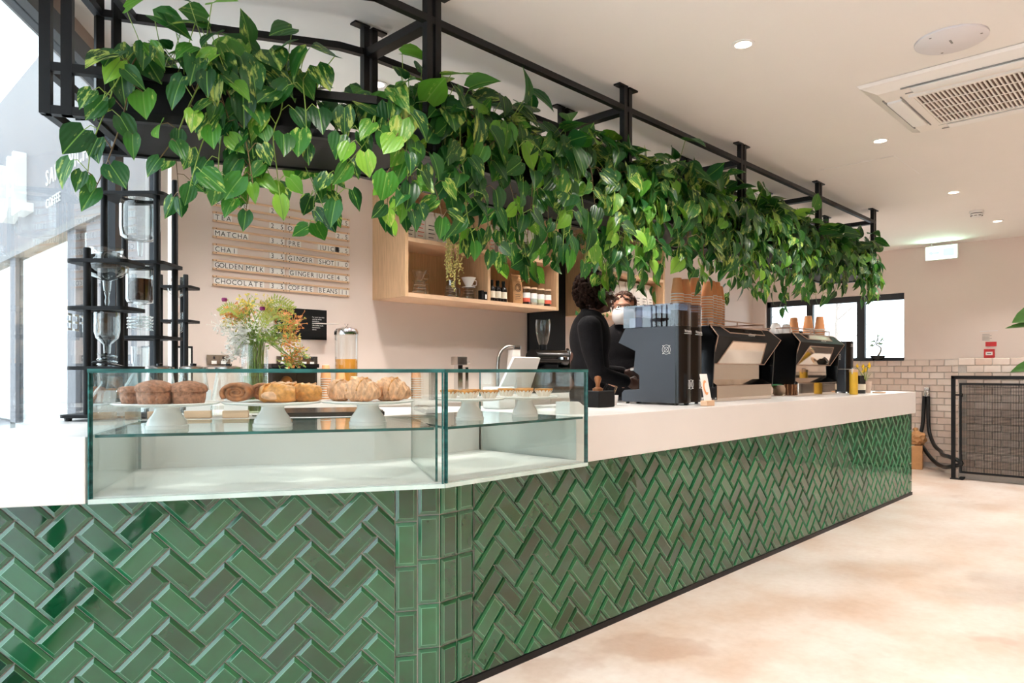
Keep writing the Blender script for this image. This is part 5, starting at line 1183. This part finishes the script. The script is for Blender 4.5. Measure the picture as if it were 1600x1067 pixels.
gg = MB().box(-.27, .27, -.27, .27, -.004, .0).build('grille_recess', 'grille_dark', ac)
MB().box(-.285, .285, -.285, -.265, -.014, 0).build('grille_rim', 'ac_white', ac); MB().box(-.285, .285, .265, .285, -.014, 0).build('grille_rim', 'ac_white', ac); MB().box(-.285, -.265, -.265, .265, -.014, 0).build('grille_rim', 'ac_white', ac); MB().box(.265, .285, -.265, .265, -.014, 0).build('grille_rim', 'ac_white', ac)
sl = MB().box(-.265, .265, -.0042, .0042, -.012, -.0045).mesh('grille_slat', 'ac_white')
for k in range(27): put('grille_slat', sl, ac, (0, -.26 + .02 * k, 0))
for x in (-.135, 0, .135): MB().box(x - .006, x + .006, -.265, .265, -.0135, -.0121).build('grille_bar', 'ac_white', ac)
cs = thing('ceiling_speaker', 'flush round grey ceiling disc above the air conditioner', 'speaker', (3.61, .79, ZC))
MB().lathe([(0, -.012), (.135, -.012), (.142, -.008), (.143, -.001)], seg=40).build('grille_disc', mat('disc_grey', '#dcd9dc', .6, var=.02), cs, smooth=40); MB().box(-.02, .02, -.004, .004, -.0135, -.012).build('badge', 'facade_dark', cs)
for k in range(3): a = R(120 * k + 30); MB().lathe([(.005, -.0135), (.005, -.012)], (math.cos(a) * .115, math.sin(a) * .115, 0), 10).build('screw', 'facade_dark', cs)
sd = thing('smoke_detector', 'white smoke detector with dark vents on the ceiling', 'smoke detector', (7.65, 1.47, ZC))
MB().lathe([(0, -.055), (.035, -.055), (.048, -.045), (.05, -.03)], seg=24).build('head', 'smoke_white', sd, smooth=40); MB().lathe([(.046, -.03), (.046, -.024)], seg=24).build('vent_gap', 'ink', sd); MB().lathe([(.055, -.024), (.058, -.012), (.055, -.001)], seg=24).build('base', 'smoke_white', sd, smooth=40)
for k in range(8): a = R(45 * k); q = MB(); q.M = Matrix.Rotation(a, 4, 'Z'); q.box(.036, .0475, -.011, .011, -.050, -.046).build('vent', 'ink', sd)
ap = thing('access_panel', 'flush square ceiling access panel near the far downlights', 'hatch', (5.6, 1.75, ZC))
MB().box(-.3, .3, -.25, .25, -.004, -.001).build('hatch_leaf', 'ceiling_paint', ap); MB().box(-.305, .305, -.255, .255, -.002, -.0005).build('hatch_frame', 'smoke_white', ap)
ex = thing('exit_sign', 'glowing pale green exit sign hung near the far wall', 'exit sign', (9.26, 2.12, 2.40))
MB().rbox(-.02, .02, -.165, .165, 0, .165, .004).build('housing', 'smoke_white', ex); MB().box(-.0225, -.02, -.155, .155, .01, .155).build('lit_face', 'exit_glow', ex); MB().tube([(0, -.1, .165), (0, -.1, .2)], .004, 6).build('hanger', 'smoke_white', ex); MB().tube([(0, .1, .165), (0, .1, .2)], .004, 6).build('hanger', 'smoke_white', ex)
m = MB(); m.box(-.0235, -.0225, -.13, -.02, .04, .125); m.build('door_symbol', 'exit_green', ex); m = MB(); m.extr([(-.0235, .02, .07), (-.0235, .09, .07), (-.0235, .09, .05), (-.0235, .135, .083), (-.0235, .09, .115), (-.0235, .09, .095), (-.0235, .02, .095)], (.001, 0, 0)); m.build('arrow', 'exit_green', ex)
d = bpy.data.lights.new('exit_light', 'AREA'); d.energy = 2; d.color = (.55, 1, .75); d.size = .3; d.size_y = .14; d.shape = 'RECTANGLE'; o = bpy.data.objects.new('exit_light', d); col.objects.link(o); o.parent = ex; o.location = (-.03, 0, .08); o.rotation_euler = (R(90), 0, R(90))
cp = thing('fire_call_point', 'small red fire alarm call point on the far wall', 'alarm', (UF, 1.69, 1.275)); MB().rbox(-.035, -.001, -.05, .05, 0, .1, .004).build('box', 'red', cp); MB().box(-.037, -.035, -.033, .033, .03, .068).build('break_glass', 'white_card', cp); MB().box(-.0375, -.037, -.02, .02, .045, .052).build('printed_mark', 'ink', cp)
mat('notice_white', '#dfe5f0', .6)
fn = thing('fire_notice', 'white fire action notice above the red call point', 'notice', (UF, 1.70, 1.40)); MB().box(-.004, -.001, -.085, .085, 0, .21).build('sheet', 'notice_white', fn); MB().box(-.005, -.004, -.075, .03, .005, .055).build('red_block', 'red', fn); MB().lathe([(0, 0), (.018, 0), (.018, .001), (0, .001)], seg=20).build('blue_disc', mat('sign_blue', '#3f8fb0', .6), fn); q = fn.children[-1]; q.location = (-.0052, 0, .175); q.rotation_euler = (0, R(90), 0)
m = MB()
for k in range(5): m.box(-.005, -.004, -.01 - .02 * (k % 2), .06, .075 + k * .016, .079 + k * .016)
m.build('printed_lines', 'facade_dark', fn)
# ---------------------------------------------------------------- mesh gate, hose, bonsai, plant by the far wall
gt = thing('mesh_gate', 'black steel framed gate with fine wire mesh before the brick tiles', 'gate', (8.55, 1.85, 0))
MB().rbox(-.018, .018, -.018, .018, .0, 1.08, .003).build('post', 'black_steel', gt); MB().box(-.03, .03, -.09, .025, 0, .012).build('floor_plate', 'black_steel', gt); MB().rbox(-.018, .018, -1.05, .018, 1.045, 1.08, .003).build('top_rail', 'black_steel', gt)
for z in (.88,): MB().tube([(0, -.018, z), (0, -.07, z)], .009, 8).build('hinge', 'black_steel', gt); MB().ell((0, -.075, z), .016).build('hinge_knob', 'black_steel', gt, smooth='all')
MB().box(-.03, .03, -.10, -.06, .012, .03).build('floor_bolt', 'black_steel', gt)
for a, b, c, d in ((-.075, -.055, .07, 1.005), (-1.02, -1.0, .07, 1.005)): MB().box(-.012, .012, a, b, c, d).build('leaf_stile', 'black_steel', gt)
for c, d in ((.07, .09), (.985, 1.005)): MB().box(-.012, .012, -1.0, -.075, c, d).build('leaf_rail', 'black_steel', gt)
m = MB(); k = -.075
while k > -1.0: m.box(-.0015, .0015, k - .0016, k + .0016, .09, .985); k -= .0135
z = .09
while z < .985: m.box(-.0015, .0015, -1.0, -.075, z - .0016, z + .0016); z += .0135
m.build('wire_mesh', 'black_steel', gt)
hs = thing('water_hose', 'black looped hose with chrome couplings fixed to the tiled far wall', 'hose', (9.40, 2.31, .0))
hp = [(9.40, 2.292, .84), (9.385, 2.285, .6), (9.36, 2.27, .42), (9.2, 2.18, .28), (9.0, 2.07, .235), (8.78, 2.0, .22), (8.60, 1.89, .22), (8.555, 1.775, .17), (8.60, 1.89, .12), (8.8, 2.0, .09), (9.1, 2.15, .10), (9.25, 2.28, .2), (9.33, 2.36, .33), (9.385, 2.345, .5), (9.40, 2.33, .84)]
MB().tube(smooth_curve(hp, 7), .021, 10).build('hose', 'rubber', hs, smooth=True, world=True)
for v, e in ((2.292, .008), (2.33, -.008)): MB().tube([(9.40, v, .83), (9.405, v + e, .885), (9.41, v + e * 1.6, .905)], [.023, .021, .012], 12).build('coupling', 'chrome', hs, smooth=40, world=True)
MB().rbox(9.405, 9.449, 2.285, 2.337, .895, .935, .004).build('wall_valve', 'steel', hs, world=True)
kb = thing('cardboard_box', 'tan cardboard box on the floor behind the counter end', 'box', (9.2, 2.40, 0), 12); MB().rbox(-.13, .13, -.1, .1, 0, .27, .004).build('carton', 'kraft', kb); MB().box(-.131, .131, -.02, .02, .2702, .272).build('tape', 'label_cream', kb)
cb_ = thing('crumpled_bag', 'crumpled golden paper bag resting on the cardboard box by the hose', 'bag', (9.18, 2.36, .272)); bm = bmesh.new(); bmesh.ops.create_icosphere(bm, subdivisions=3, radius=1); rr_ = random.Random(4)
for v in bm.verts: v.co = Vector((v.co.x * .09, v.co.y * .11, max(-.066, v.co.z * .09))) * rr_.uniform(.8, 1.12)
zz = min(v.co.z for v in bm.verts)
for v in bm.verts: v.co.z -= zz
MB().bm(bm).build('bag_body', 'kraft', cb_); MB().tube([(0, 0, .1), (.02, .01, .15), (.05, .02, .18)], [.02, .012, .03], 8).build('twisted_neck', 'kraft', cb_)
bo = thing('bonsai', 'bonsai tree in a shallow black pot on the far window sill', 'bonsai', (UF + .012, 2.86, ZW0 + .0005))
MB().lathe([(0, 0), (.06, 0), (.088, .05), (.09, .055), (.08, .055), (.05, .02), (0, .018)], seg=24, sx=.38).build('pot', 'black_gloss', bo, smooth=40); MB().lathe([(0, .04), (.075, .045), (.0, .05)], seg=16, sx=.36).build('soil', 'soil', bo)
MB().tube(smooth_curve([(0, 0, .045), (0, -.03, .1), (0, -.035, .15), (0, .02, .2), (0, .0, .26)], 6), [.011 - .0003 * i for i in range(25)], 7).build('trunk', 'stem_brown', bo, smooth=True)
rr_ = random.Random(6)
for y, z, r_ in ((-.05, .25, .035), (.05, .24, .04), (0, .3, .045), (-.03, .2, .02), (.07, .18, .025)):
    m = MB(); MB().tube([(0, 0, .2), (0, y, z)], .004, 5).build('branch', 'stem_brown', bo)
    for k in range(60):
        p = Vector((rr_.gauss(0, r_ * .35), y + rr_.gauss(0, r_ * .6), z + rr_.gauss(0, r_ * .4))); d1 = Vector((rr_.gauss(0, 1), rr_.gauss(0, 1), rr_.gauss(0, 1))).normalized() * .009; d2 = d1.orthogonal().normalized() * .005; m.add([p - d1, p + d2, p + d1, p - d2], [(0, 1, 2, 3)])
    m.build('leaf_pad', 'leaf_small', bo)
rpz = thing('potted_plant', 'broad-leaved potted plant whose leaf tips enter at the right edge', 'plant', (4.62, .38, 0))
MB().lathe([(0, 0), (.13, 0), (.17, .34), (.16, .34), (.14, .3), (0, .3)], seg=24).build('pot', 'terracotta_pale', rpz, smooth=40); MB().tube([(0, 0, .3), (.01, .02, .8), (0, .01, 1.45)], [.014, .011, .006], 8).build('stem', 'stem_brown', rpz, smooth=True)
mat('broad_leaf', '#3f6a2a', .4, var=.4, scale=12)
def big_leaf(base, tip, w_, nrm):
    base, tip = Vector(base), Vector(tip); d = tip - base; L = d.length; d.normalize(); nz = (Vector(nrm) - d * Vector(nrm).dot(d)).normalized(); sd = d.cross(nz); vs = []; fs = []
    for j, (f, h) in enumerate(((0, .1), (.15, .7), (.35, 1), (.6, .92), (.8, .6), (.93, .25), (1, .02))):
        for c in (-1, -.5, 0, .5, 1): vs.append(base + d * L * f + sd * c * h * w_ + nz * (abs(c) * h * w_ * .25 - .12 * L * f * f))
    for j in range(6):
        for c in range(4): fs.append((j * 5 + c, j * 5 + c + 1, j * 5 + c + 6, j * 5 + c + 5))
    MB().add(vs, fs).build('leaf', 'broad_leaf', rpz, smooth='all', world=True); MB().tube([Vector((4.62, .38, base.z - .08)), (Vector((4.62, .38, base.z)) + base) / 2, base], .004, 6).build('leaf_stalk', 'stem_green', rpz, world=True)
big_leaf((4.53, .50, 1.44), (4.37, .68, 1.40), .075, (-.5, -.3, .8)); big_leaf((4.53, .48, 1.18), (4.38, .69, 1.15), .06, (-.4, -.3, .8)); big_leaf((4.54, .52, 1.37), (4.34, .70, 1.375), .03, (-.4, -.3, .8))
for k in range(6): a = k * 1.05 + 3.4; big_leaf((4.62 + .08 * math.cos(a), .38 + .08 * math.sin(a), 1.0 + .07 * k), (4.62 + .28 * math.cos(a), .38 + .28 * math.sin(a), .98 + .07 * k), .09, (0, 0, 1))
# ---------------------------------------------------------------- the two baristas
def blob(name, parts, m_, parent, voxel, smooth_n=6):
    o = parts.build(name, m_, parent, smooth='all'); r = o.modifiers.new('r', 'REMESH'); r.mode = 'VOXEL'; r.voxel_size = voxel; r.use_smooth_shade = True
    s = o.modifiers.new('s', 'SMOOTH'); s.factor = .5; s.iterations = smooth_n; return o
def limb(m, pts, rs, seg=14):
    m.tube(pts, rs, seg)
    for p, r in zip(pts, rs): m.ell(p, r, 14, 10)
def hand(m, wrist, d, palm, side):
    # d: pointing direction, palm: palm normal, side: thumb side vector
    w_ = Vector(wrist); d = Vector(d).normalized(); pn = Vector(palm).normalized(); sd = Vector(side).normalized()
    c = w_ + d * .045; 
    for k in range(4):
        f0 = w_ + d * .03 + sd * (.026 - .0175 * k); m.tube([w_ + sd * (.012 - .008 * k), f0, f0 + d * .045], [.016, .014, .0105], 10)
        b = w_ + d * .082 + sd * (.028 - .0185 * k); l = (.036, .041, .038, .03)[k]
        p1 = b + d * l * .9 + pn * .010; p2 = p1 + d * l * .55 + pn * .020; p3 = p2 + d * l * .25 + pn * .022
        m.tube([b - d * .014, b, p1, p2, p3], [.0105, .0098, .009, .0085, .0065], 10); m.ell(p3, .0065, 8, 6)
    b = w_ + d * .028 + sd * .028; p1 = b + d * .03 + sd * .024 + pn * .012; p2 = p1 + d * .028 + sd * .004 + pn * .016; m.tube([w_ + d * .012 + sd * .01, b, p1, p2], [.015, .0125, .0105, .0075], 10); m.ell(p2, .0075, 8, 6)
    m.ell(c, (.036, .036, .02) if abs(pn.z) > .6 else (.036, .02, .036), 12, 8)
def head(m, c, neck):
    c = Vector(c); m.ell(c + Vector((-.012, 0, .028)), (.098, .078, .092), 20, 14); m.ell(c + Vector((.028, 0, -.045)), (.062, .058, .07), 16, 12); m.ell(c + Vector((.06, 0, -.088)), (.028, .03, .022), 12, 8)
    m.tube([c + Vector((.082, 0, .012)), c + Vector((.108, 0, -.024)), c + Vector((.104, 0, -.032))], [.009, .015, .011], 10); m.ell(c + Vector((.085, 0, .028)), (.014, .05, .012), 12, 8)
    for s in (-1, 1): m.ell(c + Vector((-.008, s * .078, -.008)), (.018, .009, .03), 10, 8); m.ell(c + Vector((.055, s * .036, -.03)), (.03, .024, .026), 10, 8)
    m.ell(c + Vector((.088, 0, -.056)), (.012, .024, .007), 10, 6); m.ell(c + Vector((.086, 0, -.066)), (.012, .02, .007), 10, 6)
    m.tube([Vector(neck), c + Vector((-.02, 0, -.05))], [.06, .054], 16)
def person(lb, loc, rz, hz, sh, skin, arms, leanx=0.0):
    t = thing('person', lb, 'person', loc, rz); k = 1
    c = (leanx + .02, 0, hz); nk = (leanx - .02, 0, sh + .03)
    b = MB(); head(b, c, nk); b.tube([(-.01, 0, .95), (leanx * .5 - .02, 0, 1.2), (leanx - .03, 0, sh)], [.12, .12, .10], 16)
    for A in arms:
        limb(b, [A['s'], A['e'], A['w']], [.05, .036, .026]); hand(b, A['w'], Vector(A['w']) - Vector(A['e']) + Vector(A.get('bend', (0, 0, 0))), A['palm'], A['thumb'])
    for s in (-1, 1): limb(b, [(0, s * .09, .9), (.0, s * .1, .48), (-.02, s * .1, .08)], [.08, .055, .04]); b.ell((.05, s * .1, .035), (.11, .04, .034), 12, 8)
    blob('body', b, skin, t, .0065, 4)
    g = MB(); g.ell((leanx * .8 - .02, 0, sh - .12), (.135, .185, .20), 20, 14); g.ell((leanx * .4 - .01, 0, 1.14), (.13, .165, .22), 20, 14); g.ell((0, 0, .98), (.132, .17, .14), 20, 12)
    g.tube([(leanx - .02, -.15, sh - .045), (leanx - .02, .15, sh - .045)], .07, 16); g.tube([nk, (leanx - .005, 0, sh + .055)], [.085, .064], 16)
    for A in arms:
        s_, e_, w_ = Vector(A['s']), Vector(A['e']), Vector(A['w']); q = e_ + (w_ - e_) * A.get('sleeve', .8); limb(g, [s_, (s_ + e_) / 2 + Vector((-.008, 0, 0)), e_, q], [.078, .068, .056, .045])
    blob('sweater', g, 'sweater', t, .011, 8)
    p = MB(); p.ell((0, 0, .93), (.13, .17, .12), 16, 10)
    for s in (-1, 1): limb(p, [(0, s * .09, .9), (0, s * .1, .48), (-.02, s * .1, .1)], [.098, .075, .06])
    blob('trousers', p, 'trousers', t, .012, 6)
    for s in (-1, 1): q = MB(); q.ell((.05, s * .1, .042), (.135, .05, .042), 16, 10); q.v = [(x, y, max(0, z)) for x, y, z in q.v]; q.build('shoe', 'black_matt', t, smooth='all')
    for s in (-1, 1): e = MB().ell((c[0] + .079, s * .032, hz + .008), (.011, .014, .009), 12, 8).build('eye', 'ink_white', t, smooth='all'); MB().ell((c[0] + .088, s * .032, hz + .008), (.0035, .006, .006), 10, 6).build('iris', 'ink', e, smooth='all')
    return t, c
def curls(t, c, R_, n, seed, m_, back=0.0, cut=None, s=(.012, .024)):
    r = random.Random(seed); m = MB(); m.ell((c[0] - .02 + back, 0, c[2] + .03), (R_[0] * .86, R_[1] * .86, R_[2] * .86), 18, 12)
    i = 0
    while i < n:
        d = Vector((r.gauss(0, 1), r.gauss(0, 1), r.gauss(0, 1))).normalized()
        p = Vector((c[0] - .02 + back + d.x * R_[0], d.y * R_[1], c[2] + .03 + d.z * R_[2]))
        if cut(p - Vector(c)): continue
        m.ell(p, r.uniform(*s), 6, 5); i += 1
    m.v = [v for v in m.v]; return m.build('hair', m_, t, smooth='all')
def glasses(t, c, m_='chrome'):
    g = MB()
    for s in (-1, 1):
        g.tube([(c[0] + .105 - abs(.02 * math.sin(R(30 * k))) * 0, s * .034 + .024 * math.cos(R(30 * k)), c[2] + .008 + .02 * math.sin(R(30 * k))) for k in range(13)], .0018, 6)
        g.tube([(c[0] + .105, s * .058, c[2] + .014), (c[0] + .04, s * .082, c[2] + .014), (c[0] - .03, s * .082, c[2] + .004)], .0018, 6)
    g.tube([(c[0] + .105, -.01, c[2] + .012), (c[0] + .108, 0, c[2] + .015), (c[0] + .105, .01, c[2] + .012)], .0018, 6); g.build('glasses', m_, t)
t, c = person('barista in a black sweater and glasses with curly dark hair, reaching to the grinder', (3.655, 2.84, 0), -45.94, 1.62, 1.455, 'skin_dark',
    [dict(s=(-.02, -.18, 1.40), e=(.03, -.215, 1.115), w=(.235, -.10, 1.06), palm=(0, .7, -.4), thumb=(0, .3, 1), sleeve=.86), dict(s=(.0, .18, 1.40), e=(.07, .20, 1.13), w=(.26, .08, 1.115), palm=(0, -.7, -.4), thumb=(0, -.3, 1), sleeve=.8)], .03)
c = (c[0], 0, c[2]); curls(t, c, (.115, .118, .125), 420, 3, 'hair_dark', -.012, lambda q: (q.x > .035 and q.z < .055) or q.z < -.085, (.012, .022)); glasses(t, c)
t2, c2 = person('barista in black with short brown hair, white face mask and glasses, behind the grinders', (4.36, 3.06, 0), -150, 1.585, 1.42, 'skin_light',
    [dict(s=(-.02, -.18, 1.37), e=(.06, -.22, 1.10), w=(.24, -.12, 1.08), palm=(0, .7, -.4), thumb=(0, .3, 1)), dict(s=(-.02, .18, 1.37), e=(.06, .22, 1.10), w=(.24, .12, 1.08), palm=(0, -.7, -.4), thumb=(0, -.3, 1))], .02)
curls(t2, c2, (.104, .086, .098), 260, 5, 'hair_brown', -.004, lambda q: (q.x > .03 and q.z < .06) or q.z < -.05, (.008, .015)); glasses(t2, c2)
mk = MB(); vs = []; fs = []
for i in range(7):
    a = R(-66 + 22 * i)
    for z, r_ in ((.012, .098), (-.03, .116), (-.07, .112), (-.108, .082)): vs.append((c2[0] + .0 + r_ * math.cos(a) + (.012 if (i == 3 and z > -.06) else 0), r_ * math.sin(a) * .80, c2[2] + z - .008))
for i in range(6):
    for j in range(3): fs.append((i * 4 + j, i * 4 + j + 1, i * 4 + j + 5, i * 4 + j + 4))
o = mk.add(vs, fs).build('face_mask', 'mask_white', t2, smooth='all'); s_ = o.modifiers.new('s', 'SOLIDIFY'); s_.thickness = .003
for s in (-1, 1): MB().tube([(c2[0] + .04, s * .071, c2[2] - .01), (c2[0] - .01, s * .088, c2[2] - .005)], .0015, 5).build('ear_loop', 'mask_white', t2)
